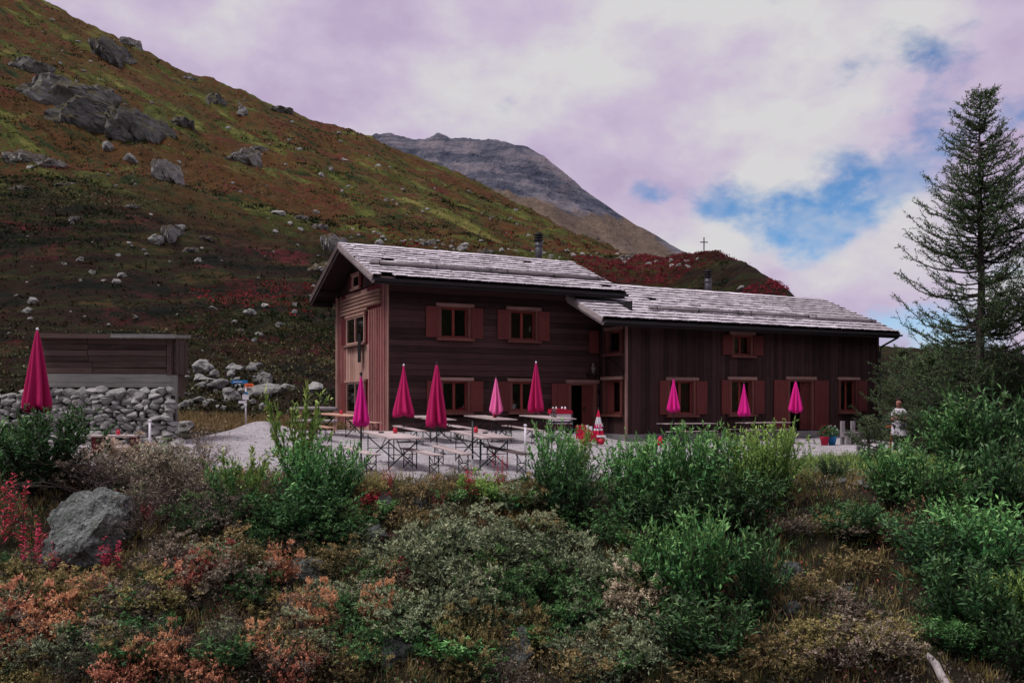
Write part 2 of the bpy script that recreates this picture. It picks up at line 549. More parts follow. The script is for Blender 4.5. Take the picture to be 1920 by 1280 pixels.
M['hillgreen'] = mat_leaf('juniper_mat', (0.0098, 0.0182, 0.0084), (0.0266, 0.0420, 0.0154), (0.0560, 0.0770, 0.0252), 0.2, 0.3, 0.06, 0.02)
M['hillred'] = mat_leaf('bilberry_patch', (0.06, 0.012, 0.014), (0.19, 0.022, 0.036), (0.36, 0.045, 0.065), 0.2, 0.3, 0.06, 0.02)
M['bark'] = mat_plain('grey_bark', (0.062, 0.050, 0.046), 0.9, 0, 0.4, 12)
M['twig'] = mat_plain('twig_bark', (0.125, 0.098, 0.09), 0.9, 0, 0.4, 5)
M['twig_d'] = mat_plain('dark_twig_bark', (0.04, 0.028, 0.026), 0.9, 0, 0.4, 5)


# ------------------------------------------------------------------ mesh helpers
def raw_mesh(name, V, F, mat=None, smooth=False, tint=None):
    """fast mesh from arrays; F is an (n,k) array"""
    V = np.asarray(V, dtype=np.float32)
    F = np.asarray(F, dtype=np.int32)
    me = bpy.data.meshes.new(name)
    me.vertices.add(len(V))
    me.vertices.foreach_set('co', V.ravel())
    n, k = F.shape
    me.loops.add(n * k)
    me.loops.foreach_set('vertex_index', F.ravel())
    me.polygons.add(n)
    me.polygons.foreach_set('loop_start', np.arange(0, n * k, k, dtype=np.int32))
    if smooth:
        me.polygons.foreach_set('use_smooth', np.ones(n, dtype=bool))
    me.update(calc_edges=True)
    if tint is not None:
        a = me.attributes.new('tint', 'FLOAT', 'POINT')
        a.data.foreach_set('value', np.asarray(tint, dtype=np.float32))
    if mat:
        me.materials.append(mat)
    return me


def add(name, me, parent=None, loc=None, rot=None, scale=None):
    o = bpy.data.objects.new(name, me)
    COL.objects.link(o)
    if parent:
        o.parent = parent
    if loc is not None:
        o.location = loc
    if rot is not None:
        o.rotation_euler = rot
    if scale is not None:
        o.scale = scale if hasattr(scale, '__len__') else (scale,) * 3
    return o


def tag(o, label=None, cat=None, group=None, kind=None):
    if label:
        o['label'] = label
    if cat:
        o['category'] = cat
    if group:
        o['group'] = group
    if kind:
        o['kind'] = kind
    return o


def empty(name, loc, rz=0.0, label=None, cat=None, group=None):
    o = add(name, None, None, loc, (0, 0, rz))
    o.empty_display_size = 0.2
    return tag(o, label, cat, group)


def copy_tree(o, parent=None):
    c = o.copy()
    COL.objects.link(c)
    c.parent = parent
    for ch in o.children:
        copy_tree(ch, c)
    return c


class MB:
    def __init__(self):
        self.v, self.f = [], []

    def box(self, p, q):
        x0, x1 = sorted((p[0], q[0]))
        y0, y1 = sorted((p[1], q[1]))
        z0, z1 = sorted((p[2], q[2]))
        i = len(self.v)
        self.v += [(x0, y0, z0), (x1, y0, z0), (x1, y1, z0), (x0, y1, z0),
                   (x0, y0, z1), (x1, y0, z1), (x1, y1, z1), (x0, y1, z1)]
        self.f += [tuple(i + k for k in q4) for q4 in
                   ((0, 3, 2, 1), (4, 5, 6, 7), (0, 1, 5, 4), (1, 2, 6, 5), (2, 3, 7, 6), (3, 0, 4, 7))]
        return self

    def beam(self, a, b, w, h, up=(0, 0, 1)):
        a, b = Vector(a), Vector(b)
        d = (b - a).normalized()
        up = Vector(up)
        if abs(d.dot(up)) > 0.99:
            up = Vector((1, 0, 0))
        s = d.cross(up).normalized()
        u = s.cross(d).normalized()
        i = len(self.v)
        for p in (a, b):
            for (x, y) in ((-1, -1), (1, -1), (1, 1), (-1, 1)):
                self.v.append(tuple(p + s * (x * w / 2) + u * (y * h / 2)))
        self.f += [tuple(i + k for k in q) for q in
                   ((0, 1, 2, 3), (7, 6, 5, 4), (0, 4, 5, 1), (1, 5, 6, 2), (2, 6, 7, 3), (3, 7, 4, 0))]
        return self

    def tube(self, pts, rad, n=8, cap=True):
        pts = [Vector(p) for p in pts]
        if isinstance(rad, (int, float)):
            rad = [rad] * len(pts)
        i0 = len(self.v)
        for k, p in enumerate(pts):
            d = (pts[min(k + 1, len(pts) - 1)] - pts[max(k - 1, 0)]).normalized()
            ref = Vector((0, 0, 1)) if abs(d.z) < 0.9 else Vector((1, 0, 0))
            s = d.cross(ref).normalized()
            u = s.cross(d)
            for j in range(n):
                a = 2 * math.pi * j / n
                self.v.append(tuple(p + s * (math.cos(a) * rad[k]) + u * (math.sin(a) * rad[k])))
        for k in range(len(pts) - 1):
            for j in range(n):
                a, b = i0 + k * n + j, i0 + k * n + (j + 1) % n
                self.f.append((a, b, b + n, a + n))
        if cap:
            self.f.append(tuple(i0 + j for j in range(n))[::-1])
            self.f.append(tuple(i0 + (len(pts) - 1) * n + j for j in range(n)))
        return self

    def lathe(self, prof, n=24, c=(0, 0, 0), fn=None):
        """prof: (r, z) list; fn(angle, r, z, k) -> (r, z)"""
        i0 = len(self.v)
        for k, (r, z) in enumerate(prof):
            for j in range(n):
                a = 2 * math.pi * j / n
                rr, zz = (r, z) if fn is None else fn(a, r, z, k)
                self.v.append((c[0] + rr * math.cos(a), c[1] + rr * math.sin(a), c[2] + zz))
        for k in range(len(prof) - 1):
            for j in range(n):
                a, b = i0 + k * n + j, i0 + k * n + (j + 1) % n
                self.f.append((a, b, b + n, a + n))
        self.f.append(tuple(i0 + j for j in range(n))[::-1])
        self.f.append(tuple(i0 + (len(prof) - 1) * n + j for j in range(n)))
        return self

    def prism(self, poly, axis, a, b):
        """extrude a 2-D outline along an axis from a to b"""
        i = len(self.v)
        n = len(poly)
        for t in (a, b):
            for (p, q) in poly:
                self.v.append({0: (t, p, q), 1: (p, t, q), 2: (p, q, t)}[axis])
        self.f.append(tuple(range(i, i + n))[::-1])
        self.f.append(tuple(range(i + n, i + 2 * n)))
        for k in range(n):
            self.f.append((i + k, i + (k + 1) % n, i + n + (k + 1) % n, i + n + k))
        return self

    def mesh(self, name, mat, smooth=False):
        me = bpy.data.meshes.new(name)
        me.from_pydata(self.v, [], self.f)
        if smooth:
            me.polygons.foreach_set('use_smooth', np.ones(len(me.polygons), dtype=bool))
        me.update()
        if mat:
            me.materials.append(mat)
        return me

    def build(self, name, mat, parent=None, smooth=False, **kw):
        return add(name, self.mesh(name, mat, smooth), parent, **kw)


def quads_mesh(name, B, D, N, L, W, tint, mat, bend=0.25):
    """many leaves: base B, direction D, side N, length L, width W (arrays)"""
    n = len(B)
    D = D / np.maximum(np.linalg.norm(D, axis=1, keepdims=True), 1e-6)
    S = np.cross(D, N)
    S /= np.maximum(np.linalg.norm(S, axis=1, keepdims=True), 1e-6)
    U = np.cross(S, D)
    V = np.empty((n, 4, 3), dtype=np.float32)
    V[:, 0] = B
    V[:, 1] = B + D * (L * 0.5)[:, None] + S * (W * 0.5)[:, None] + U * (L * bend * 0.35)[:, None]
    V[:, 2] = B + D * L[:, None] - U * (L * bend * 0.3)[:, None]
    V[:, 3] = B + D * (L * 0.5)[:, None] - S * (W * 0.5)[:, None] + U * (L * bend * 0.35)[:, None]
    F = np.arange(n * 4).reshape(n, 4)
    return raw_mesh(name, V.reshape(-1, 3), F, mat, False, np.repeat(tint, 4))


# ------------------------------------------------------------------ terrain heights
def lerp(xs, ys, x):
    return float(np.interp(x, xs, ys))


def sstep(a, b, x):
    t = min(1, max(0, (x - a) / (b - a)))
    return t * t * (3 - 2 * t)


YA = ([-1500, -800, 0, 240, 430, 600, 800, 1000, 1160, 1320, 1400, 1480, 1560, 1650, 1920, 2600, 3400],
      [330, 330, 326, 333, 388, 424, 450, 466, 477, 488, 500, 553, 620, 662, 672, 690, 700])
RA = ([-1500, 1250, 1500, 3400], [115, 115, 74, 70])
YB = ([-1500, -800, 0, 85, 150, 200, 350, 480, 620, 700, 830, 950, 1080, 1160, 1320, 1600, 3400],
      [-900, -500, -50, 2, 38, 62, 140, 185, 240, 262, 312, 372, 442, 484, 560, 730, 745])
RB = 275.0
Y0T = ([-1500, 420, 560, 800, 1000, 1640, 1700, 3400], [37.5, 37.5, 39, 46, 55, 57, 37, 35])


def edge_y(X):
    return 19.0 + 0.5 * math.sin(X * 0.5 + 1) + 0.35 * math.sin(X * 1.3) + 0.02 * max(0, -X - 5) ** 1.3


def terrace_z(X, Y):
    a = 0.034 * max(0.0, min(Y, 34) - 20.5) * (1 - sstep(2.2, 5.0, X))
    return a + 0.05 * (1 - sstep(-1, 9, X)) - 0.02


def H(X, Y, fine=True):
    z = terrace_z(X, Y)
    d = edge_y(X) - Y
    if d > -1.0:
        dd = max(0.0, d + 0.35)
        z -= 0.56 * dd * min(1.0, dd / 1.0) if dd < 1 else 0.56 * dd - 0.0
        if fine:
            k = sstep(0.0, 2.0, d)
            if k > 0:
                z += k * (0.22 * noise.noise(Vector((X * 0.55, Y * 0.55, 3.0))) + 0.10 * noise.noise(Vector((X * 1.7, Y * 1.7, 7.0))))
    if Y > 30:
        px = CX + FPX * X / Y
        y0 = lerp(*Y0T, px)
        if Y > y0:
            e0 = (z - CAM_H) / y0
            ea = (HY - lerp(*YA, px)) / FPX
            eb = (HY - lerp(*YB, px)) / FPX
            ra = lerp(*RA, px)
            if Y <= ra:
                t = (Y - y0) / (ra - y0)
                e = e0 + (ea - e0) * (1 - (1 - t) ** 1.35)
            elif Y <= RB:
                t = (Y - ra) / (RB - ra)
                e = ea + (eb - ea) * t ** 0.85 - 0.012 * math.sin(min(1, t * 3) * math.pi)
            else:
                e = eb - 0.0009 * (Y - RB)
            z = CAM_H + e * Y
            if fine:
                k = sstep(y0, y0 + 14, Y)
                if Y > ra:
                    z += 2.6 * sstep(ra, ra + 30, Y) * noise.fractal(Vector((X * 0.045 + Y * 0.012, Y * 0.010, 6.5)), 0.9, 2.2, 4) * (1 - 0.55 * sstep(RB - 30, RB, Y))
                z += k * (1.0 * noise.fractal(Vector((X * 0.05, Y * 0.05, 1.5)), 1.0, 2.1, 4)
                          + 0.42 * noise.fractal(Vector((X * 0.33, Y * 0.33, 4.5)), 0.9, 2.2, 3)) * min(1.6, Y / 90)
    return z


def hit(px, py, y_from=7.0):
    """where the line of sight through a photograph pixel meets the ground"""
    s, e = (px - CX) / FPX, (HY - py) / FPX
    Y = y_from
    prev = Y
    while Y < 320:
        if CAM_H + e * Y < H(s * Y, Y):
            lo, hi = prev, Y
            for _ in range(10):
                m = (lo + hi) / 2
                if CAM_H + e * m < H(s * m, m):
                    hi = m
                else:
                    lo = m
            return Vector((s * hi, hi, H(s * hi, hi)))
        prev = Y
        Y *= 1.012
    return None


def at(px, Y, py=None, z=None):
    X = (px - CX) / FPX * Y
    return Vector((X, Y, (CAM_H + (HY - py) / FPX * Y) if py is not None else (H(X, Y) if z is None else z)))


def grid_mesh(name, P, mat):
    """P: (rows, cols, 3)"""
    r, c, _ = P.shape
    i = np.arange(r * c).reshape(r, c)
    F = np.stack([i[:-1, :-1], i[:-1, 1:], i[1:, 1:], i[1:, :-1]], -1).reshape(-1, 4)
    return raw_mesh(name, P.reshape(-1, 3), F, mat, True)


# near ground
xs = np.arange(-46, 46.01, 0.4)
ys = np.arange(-14, 42.01, 0.4)
P = np.array([[(x, y, H(x, y)) for x in xs] for y in ys])
tag(add('ground', grid_mesh('ground', P, M['soil'])), 'dark soil and heath ground of the slope and terrace', kind='structure')

# hillside
cols = np.concatenate([np.linspace(-1500, -150, 60, endpoint=False), np.linspace(-150, 2070, 560, endpoint=False), np.linspace(2070, 3300, 50)])
rows = np.concatenate([np.linspace(40.6, 116, 190, endpoint=False), np.geomspace(116, 290, 120)])
P = np.empty((len(rows), len(cols), 3))
for i, y in enumerate(rows):
    for j, c in enumerate(cols):
        x = (c - CX) / FPX * y
        z = H(x, y)
        if y < 41.7:
            z -= 0.30
        P[i, j] = (x, y, z)
tag(add('hillside', grid_mesh('hillside', P, M['hill'])), 'brown and green heath hillside with crimson patches behind the hut', kind='structure')

# wide valley floor reaching the horizon, far below on every side
vb = MB()
vb.v = [(-9000, -9000, -60), (9000, -9000, -60), (9000, 9000, -60), (-9000, 9000, -60)]
vb.f = [(0, 1, 2, 3)]
tag(vb.build('valley_floor', M['soil']), 'dark valley floor far below the slope', kind='structure')

# far mountain
MC = ([300, 560, 640, 700, 735, 780, 800, 822, 845, 870, 930, 990, 1020, 1050, 1090, 1130, 1165, 1195, 1230, 1320, 1420, 1600],
      [330, 300, 268, 252, 252, 262, 255, 245, 254, 258, 259, 270, 284, 310, 345, 375, 400, 421, 438, 490, 560, 640])
cols = np.linspace(300, 1600, 480)
rows = np.concatenate([np.linspace(0, 0.93, 150), np.linspace(0.94, 1, 6)])
P = np.empty((len(rows), len(cols), 3))
gr = np.empty((len(rows), len(cols)))
for i, t in enumerate(rows):
    for j, c in enumerate(cols):
        Y = 1050 + 1150 * t
        top = (HY - lerp(*MC, c)) / FPX
        e = -0.05 + (top + 0.05) * (t / 0.93) ** 0.8 if t < 0.93 else top - (t - 0.93) * 1.3
        X = (c - CX) / FPX * Y
        gl = sstep(-45, 45, HY - e * FPX - lerp([700, 880, 1000, 1100, 1170, 1300], [300, 345, 372, 395, 412, 470], c)
                   + 30 * noise.noise(Vector((X * 0.01, Y * 0.004, 8))))
        n = noise.fractal(Vector((X * 0.004, Y * 0.004, 0)), 0.9, 2.1, 6)
        ridge = abs(noise.fractal(Vector((X * 0.010 + e * 30, Y * 0.003, 2)), 0.8, 2.2, 6))
        bed = noise.fractal(Vector((X * 0.0025, Y * 0.001, (e * Y + X * 0.30) * 0.035)), 0.7, 2.2, 4)
        z = CAM_H + e * Y + (n * 26 - ridge * 75 * (1 - 0.75 * gl) + bed * 16 * (1 - gl)) * min(1, t * 3) * (1 if t < 0.86 else max(0.10, (0.95 - t) * 11))
        P[i, j] = (X, Y, z)
        gr[i, j] = gl
me = grid_mesh('far_mountain', P, M['mountain'])
a = me.attributes.new('grass', 'FLOAT', 'POINT')
a.data.foreach_set('value', gr.astype(np.float32).ravel())
tag(add('mountain', me), 'bare grey rocky mountain in the distance', kind='structure')

# the far side of the valley, behind the viewer (the windows mirror it)
cols = np.linspace(-1, 1, 60)
P = np.empty((14, 60, 3))
for i in range(14):
    for j, c in enumerate(cols):
        a_ = math.pi * 1.5 + c * 1.75
        rr = 150 + i * 26
        P[i, j] = (math.cos(a_) * rr, math.sin(a_) * rr, -58 + 13.5 * i + 14 * noise.noise(Vector((c * 7, i * 0.4, 3))) * (i / 6))
tag(add('opposite_valley_side', grid_mesh('opposite_valley_side', P, M['hill'])), 'dark heath slope on the opposite side of the valley', kind='structure')

# gravel terrace sheet
def front_edge(X):
    return lerp([-22, -14, -9, -4, 1.5, 4, 7, 10, 13, 16], [24.5, 23.5, 22, 19.6, 19.5, 21.5, 25.5, 28.5, 29.5, 30], X) + 0.35 * noise.noise(Vector((X * 1.1, 0, 0)))


def back_edge(X):
    return lerp([-22, -17, -11.2, -10.6, -8, -4, 4, 10, 16], [29, 29.4, 29.6, 37.2, 37.6, 37, 42, 44, 46], X) + 0.3 * noise.noise(Vector((X * 0.9, 5, 0)))


xs = np.arange(-22, 16.01, 0.22)
P = np.empty((110, len(xs), 3))
for j, x in enumerate(xs):
    f, b = front_edge(x), back_edge(x)
    for i in range(110):
        y = f + (b - f) * i / 109
        bump = 0.02 * noise.noise(Vector((x * 1.5, y * 1.5, 0)))
        pile = 0.42 * math.exp(-(((x + 9.8) / 1.0) ** 2 + ((y - 35.6) / 0.8) ** 2))
        z = H(x, y, False) + 0.03 + bump + pile
        if i == 0:
            z -= 0.25
        P[i, j] = (x, y, z)
tag(add('gravel_terrace', grid_mesh('gravel_terrace', P, M['gravel'])), 'pale lavender grey gravel terrace in front of the hut', kind='structure')

# ------------------------------------------------------------------ the hut (local axes: u along the front, v to the back, z up)
HC = Vector((-4.756, 35.0, 0))
HD = Vector((0.888, 0.459, 0)).normalized()
HG = Vector((-HD.y, HD.x, 0))
HRZ = math.atan2(HD.y, HD.x)


def hw(u, v, z):
    return HC + HD * u + HG * v + Vector((0, 0, z))


hut = empty('timber_hut', HC, HRZ, 'two-storey dark timber hut with striped red gable and silver shingle roof', 'hut')
annex = empty('hut_annex', HC, HRZ, 'lower long annex of vertical dark boards joined to the right of the hut', 'annex')

FRONT = lambda a, n, z: (a, -n, z)                 # main front wall
WFRONT = lambda a, n, z: (a, -2.03 - n, z)         # annex front wall
GABLE = lambda a, n, z: (-n, a, z)                 # left gable wall of the hut
WSIDE = lambda a, n, z: (9.64 - n, a, z)           # left wall of the annex
rng = random.Random(5)


def wbox(mb, P_, a0, a1, n0, n1, z0, z1):
    return mb.box(P_(a0, n0, z0), P_(a1, n1, z1))


def cut(a0, a1, holes):
    segs = [(a0, a1)]
    for h0, h1 in holes:
        new = []
        for s0, s1 in segs:
            if h1 <= s0 or h0 >= s1:
                new.append((s0, s1))
            else:
                if h0 - s0 > 0.03:
                    new.append((s0, h0))
                if s1 - h1 > 0.03:
                    new.append((h1, s1))
        segs = new
    return segs


def planks_h(parent, P_, a0, a1, z0, z1, row, openings, mat, th=0.07):
    n = round((z1 - z0) / row)
    for k in range(n):
        b, t = z0 + (z1 - z0) * k / n, z0 + (z1 - z0) * (k + 1) / n
        holes = [(o[0], o[1]) for o in openings if o[2] < t - 0.02 and o[3] > b + 0.02]
        for s0, s1 in cut(a0, a1, holes):
            pr = rng.uniform(-0.007, 0.007)
            wbox(MB(), P_, s0, s1, -th, pr, b + 0.006, t - 0.006).build('plank', mat, parent)


def planks_v(parent, P_, a0, a1, z0, z1, row, openings, mat, th=0.05):
    n = round((a1 - a0) / row)
    for k in range(n):
        b, t = a0 + (a1 - a0) * k / n, a0 + (a1 - a0) * (k + 1) / n
        holes = [(o[2], o[3]) for o in openings if o[0] < t - 0.03 and o[1] > b + 0.03]
        for s0, s1 in cut(z0, z1, holes):
            pr = rng.uniform(-0.009, 0.009)
            wbox(MB(), P_, b + 0.005, t - 0.005, -th, pr, s0, s1).build('plank', mat, parent)


def window(root, P_, a0, a1, z0, z1, left=None, right=None, depth=0.17, bar=True, curtain=False, sill=True, lintel=True, deep_right=True, panes=2):
    """casing with recessed sashes; left/right are shutter widths"""
    cw = 0.09
    mb = MB()
    wbox(mb, P_, a0 - cw, a0 + 0.06, -depth - 0.05, 0.028, z0, z1)
    wbox(mb, P_, a1 - 0.06, a1 + cw, -depth - 0.05, 0.028, z0, z1)
    wbox(mb, P_, a0 + 0.06, a1 - 0.06, -depth - 0.05, 0.024, z1 - 0.05, z1)
    wbox(mb, P_, a0 + 0.06, a1 - 0.06, -depth - 0.05, 0.024, z0, z0 + 0.05)
    w = mb.build('window', M['casing'], root)
    if lintel:
        wbox(MB(), P_, a0 - 0.18, a1 + 0.18, -0.02, 0.085, z1, z1 + 0.13).build('lintel', M['lintel'], w)
    if sill:
        wbox(MB(), P_, a0 - 0.16, a1 + 0.16, -0.02, 0.16, z0 - 0.10, z0).build('sill', M['casing'], w)
    i0, i1 = a0 + 0.06, a1 - 0.06
    step = (i1 - i0) / panes
    for k in range(panes):
        b, t = i0 + step * k, i0 + step * (k + 1)
        mb = MB()
        f = 0.055
        wbox(mb, P_, b, b + f, -depth - 0.03, -depth + 0.02, z0 + 0.05, z1 - 0.05)
        wbox(mb, P_, t - f, t, -depth - 0.03, -depth + 0.02, z0 + 0.05, z1 - 0.05)
        wbox(mb, P_, b + f, t - f, -depth - 0.03, -depth + 0.02, z0 + 0.05, z0 + 0.05 + f)
        wbox(mb, P_, b + f, t - f, -depth - 0.03, -depth + 0.02, z1 - 0.05 - f, z1 - 0.05)
        mb.build('sash', M['sash'], w)
        wbox(MB(), P_, b + f, t - f, -depth - 0.012, -depth - 0.004, z0 + 0.05 + f, z1 - 0.05 - f).build('pane', M['glass'], w)
    if curtain:
        for b, t in ((i0, i0 + step * 0.7), (i1 - step * 0.55, i1)):
            mb = MB()
            m = 14
            top = [P_(b + (t - b) * k / m, -depth - 0.10 + 0.02 * math.sin(k * 2.1), z1 - 0.06) for k in range(m + 1)]
            i = len(mb.v)
            mb.v += [tuple(p) for p in top] + [(p[0], p[1], z0 + 0.08) for p in top]
            mb.f += [(k, k + 1, m + 2 + k, m + 1 + k) for k in range(m)]
            mb.build('curtain', M['curtain'], w)
    for side, wd in ((-1, left), (1, right)):
        if wd:
            b = a0 - cw - wd + 0.03 if side < 0 else a1 + cw - 0.03
            mb = MB()
            wbox(mb, P_, b, b + wd, 0.032, 0.068, z0 + 0.02, z1 - 0.02)
            wbox(mb, P_, b + 0.04, b + wd - 0.04, 0.068, 0.082, z0 + 0.16, z0 + 0.25)
            wbox(mb, P_, b + 0.04, b + wd - 0.04, 0.068, 0.082, z1 - 0.25, z1 - 0.16)
            mb.build('shutter', M['shutter'], w)
    return w


# openings on the main front: (a0, a1, z0, z1)
W_UP1, W_UP2 = (2.13, 3.42, 4.22, 5.48), (5.24, 6.52, 4.22, 5.48)
W_LO1, W_LO2 = (2.2, 3.4, 1.27, 2.53), (5.3, 6.45, 1.27, 2.53)
D_MAIN = (8.12, 9.38, 0.36, 2.48)
hole = lambda o: (o[0] - 0.09, o[1] + 0.09, o[2], o[3])
opens = [hole(o) for o in (W_UP1, W_UP2, W_LO1, W_LO2, D_MAIN)]

# gable profile of the main block
RP, EZ = 0.4227, 6.36                       # roof slope, roof surface height at the front eave (v = -0.9)
roof_z = lambda v: EZ + RP * (min(v, 7.0 - v) + 0.9)
mb = MB()
prof = [(0.09, 0.30), (6.93, 0.30), (6.93, roof_z(7) - 0.32), (3.5, roof_z(3.5) - 0.30), (0.09, roof_z(0.0) - 0.32)]
mb.prism(prof, 0, 0.02, 0.10)                                              # gable backing
mb.prism(prof, 0, 9.5, 9.6)                                                # far gable
mb.box((0.1, 6.86, 0.3), (9.5, 6.93, 6.3))
mb.build('side_wall', M['board_red'], hut)
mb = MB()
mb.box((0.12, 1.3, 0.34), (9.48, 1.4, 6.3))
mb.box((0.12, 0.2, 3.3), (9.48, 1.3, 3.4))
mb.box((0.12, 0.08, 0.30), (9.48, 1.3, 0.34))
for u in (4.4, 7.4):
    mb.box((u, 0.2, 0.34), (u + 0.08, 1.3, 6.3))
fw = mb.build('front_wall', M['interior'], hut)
planks_h(fw, FRONT, 0.0, 9.62, 0.40, 6.42, 0.232, opens, M['front_wood'])
wbox(MB(), GABLE, -0.02, 0.12, 0.002, 0.05, 0.34, 6.42).build('corner_board', M['batten_beige'], hut)
wbox(MB(), GABLE, 6.86, 7.0, 0.002, 0.05, 0.34, 6.42).build('corner_board', M['batten_beige'], hut)
mb = MB()
mb.box((-0.03, -0.04, -0.3), (9.62, 0.10, 0.395))
mb.box((-0.04, 0.10, -0.3), (0.10, 7.0, 0.34))
mb.build('foundation', M['concrete'], hut)

for o, lr in ((W_UP1, (0.55, 0.52)), (W_UP2, (0.52, 0.52)), (W_LO1, (0.58, 0.55)), (W_LO2, (0.60, None))):
    window(hut, FRONT, *o, left=lr[0], right=lr[1])


def doorway(root, P_, o, leaf_side, left, right, base):
    a0, a1, z0, z1 = o
    mb = MB()
    wbox(mb, P_, a0 - 0.09, a0 + 0.07, -0.25, 0.03, z0, z1)
    wbox(mb, P_, a1 - 0.07, a1 + 0.09, -0.25, 0.03, z0, z1)
    wbox(mb, P_, a0 + 0.07, a1 - 0.07, -0.25, 0.026, z1 - 0.09, z1)
    d = mb.build('doorway', M['casing'], root)
    wbox(MB(), P_, a0 - 0.2, a1 + 0.2, -0.02, 0.09, z1, z1 + 0.14).build('lintel', M['lintel'], d)
    b, t = a0 + 0.07, a1 - 0.07
    m = b + (t - b) * 0.56
    mb = MB()
    for k in range(4):
        w4 = (t - m) / 4
        wbox(mb, P_, m + w4 * k + 0.004, m + w4 * (k + 1) - 0.004, -0.16, -0.11 + 0.004 * (k % 2), z0 + 0.03, z1 - 0.10)
    wbox(mb, P_, m + 0.03, t - 0.03, -0.11, -0.08, z0 + 0.3, z0 + 0.42)
    wbox(mb, P_, m + 0.03, t - 0.03, -0.11, -0.08, z1 - 0.5, z1 - 0.38)
    lf = mb.build('door_leaf', M['shutter'], d)
    wbox(MB(), P_, m + 0.06, m + 0.10, -0.107, -0.03, z0 + 0.95, z0 + 1.12).build('door_handle', M['iron'], d)
    wbox(MB(), P_, b - 0.05, t + 0.05, -0.2, 0.3, base, z0 - 0.01).build('doorstep', M['concrete'], d)
    for side, wd in ((-1, left), (1, right)):
        if wd:
            c = a0 - 0.09 - wd if side < 0 else a1 + 0.09
            mb = MB()
            for k in range(3):
                wbox(mb, P_, c + wd / 3 * k + 0.003, c + wd / 3 * (k + 1) - 0.003, 0.035, 0.07 + 0.004 * (k % 2), z0 + 0.02, z1 - 0.02)
            mb.build('shutter', M['shutter'], d)
    return d


doorway(hut, FRONT, D_MAIN, 1, 0.82, None, 0.05)

# gable front: battens, log panel, windows
gable = wbox(MB(), GABLE, 2.55, 5.5, 0.0, 0.03, 5.42, 6.34).build('gable_front', M['log_beige'], hut)
for k in range(6):                                                          # horizontal log panel
    z = 5.42 + 0.155 * k
    v0 = 0.85 if k > 0 else 2.55
    if k < 5:
        MB().tube([GABLE(v0, 0.03, z + 0.075), GABLE(6.15, 0.03, z + 0.075)], 0.086, 8).build('log', M['log_beige'], gable, True)
holes_g = [(2.55, 5.9, 1.05, 5.42)]
v = 0.16
k = 0
while v < 6.82:
    wd = 0.058 if k % 2 else 0.15
    beige = k % 2 == 1
    tops = 5.44 if 0.85 < v + wd / 2 < 6.15 else 6.36
    inside = 2.5 < v + wd / 2 < 5.55
    pr = 0.014 if beige else 0.006
    mat = M['batten_beige'] if beige else M['board_red']
    spans = [(0.36, tops)] if not inside else [(0.36, 1.12), (2.62, 4.05)]
    if inside and not beige:
        mat = M['batten_beige']
        pr = 0.010
    for s0, s1 in spans:
        wbox(MB(), GABLE, v + 0.004, v + wd - 0.004, 0.0, pr + rng.uniform(-0.002, 0.002), s0, s1).build('batten', mat, gable)
    v += wd
    k += 1
for v0, v1, zb in ((0.12, 6.88, 6.345),):
    n = 22
    for k in range(n):                                                     # dark boards filling the gable triangle
        b, t = v0 + (v1 - v0) * k / n, v0 + (v1 - v0) * (k + 1) / n
        top = roof_z((b + t) / 2) - 0.34
        lo = 6.42 if 0.85 < (b + t) / 2 < 6.15 else zb
        if 3.1 < (b + t) / 2 < 4.75:
            continue
        if top > lo + 0.05:
            wbox(MB(), GABLE, b + 0.004, t - 0.004, 0.0, 0.03, lo, top).build('board', M['annex_wood'], gable)


def flat_window(root, P_, a0, a1, z0, z1, panes=2, shl=None, shr=None, shut_mat='board_red'):
    mb = MB()
    f = 0.075
    wbox(mb, P_, a0, a0 + f, 0.02, 0.10, z0, z1)
    wbox(mb, P_, a1 - f, a1, 0.02, 0.10, z0, z1)
    wbox(mb, P_, a0 + f, a1 - f, 0.02, 0.095, z0, z0 + f)
    wbox(mb, P_, a0 + f, a1 - f, 0.02, 0.095, z1 - f, z1)
    w = mb.build('window', M['batten_beige'], root)
    st = (a1 - a0 - 2 * f) / panes
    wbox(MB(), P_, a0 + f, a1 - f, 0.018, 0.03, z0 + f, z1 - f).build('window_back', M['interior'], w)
    for k in range(panes):
        b = a0 + f + st * k
        wbox(MB(), P_, b + 0.02, b + st - 0.02, 0.05, 0.058, z0 + f, z1 - f).build('pane', M['glass'], w)
        if k:
            wbox(MB(), P_, b - 0.04, b + 0.04, 0.045, 0.10, z0 + f, z1 - f).build('mullion', M['batten_beige'], w)
    wbox(MB(), P_, a0 - 0.08, a1 + 0.08, 0.05, 0.17, z0 - 0.09, z0 - 0.003).build('sill', M['lintel'], w)
    wbox(MB(), P_, a0 - 0.08, a1 + 0.08, 0.03, 0.13, z1 + 0.003, z1 + 0.09).build('lintel', M['batten_beige'], w)
    for s, wd in ((-1, shl), (1, shr)):
        if wd:
            c = a0 - wd - 0.01 if s < 0 else a1 + 0.01
            wbox(MB(), P_, c, c + wd, 0.075, 0.12, z0 + 0.02, z1 - 0.02).build('shutter', M[shut_mat], w)
    return w


flat_window(hut, GABLE, 2.75, 5.25, 4.14, 5.30, 2, None, 0.62)
flat_window(hut, GABLE, 2.75, 5.25, 1.20, 2.52, 2, None, 0.62, 'shutter')
flat_window(hut, GABLE, 3.42, 4.42, 6.50, 7.05, 1, 0.28, 0.28)
wbox(MB(), GABLE, 3.08, 4.78, 0.0, 0.028, 6.42, 7.55).build('board', M['annex_wood'], gable)


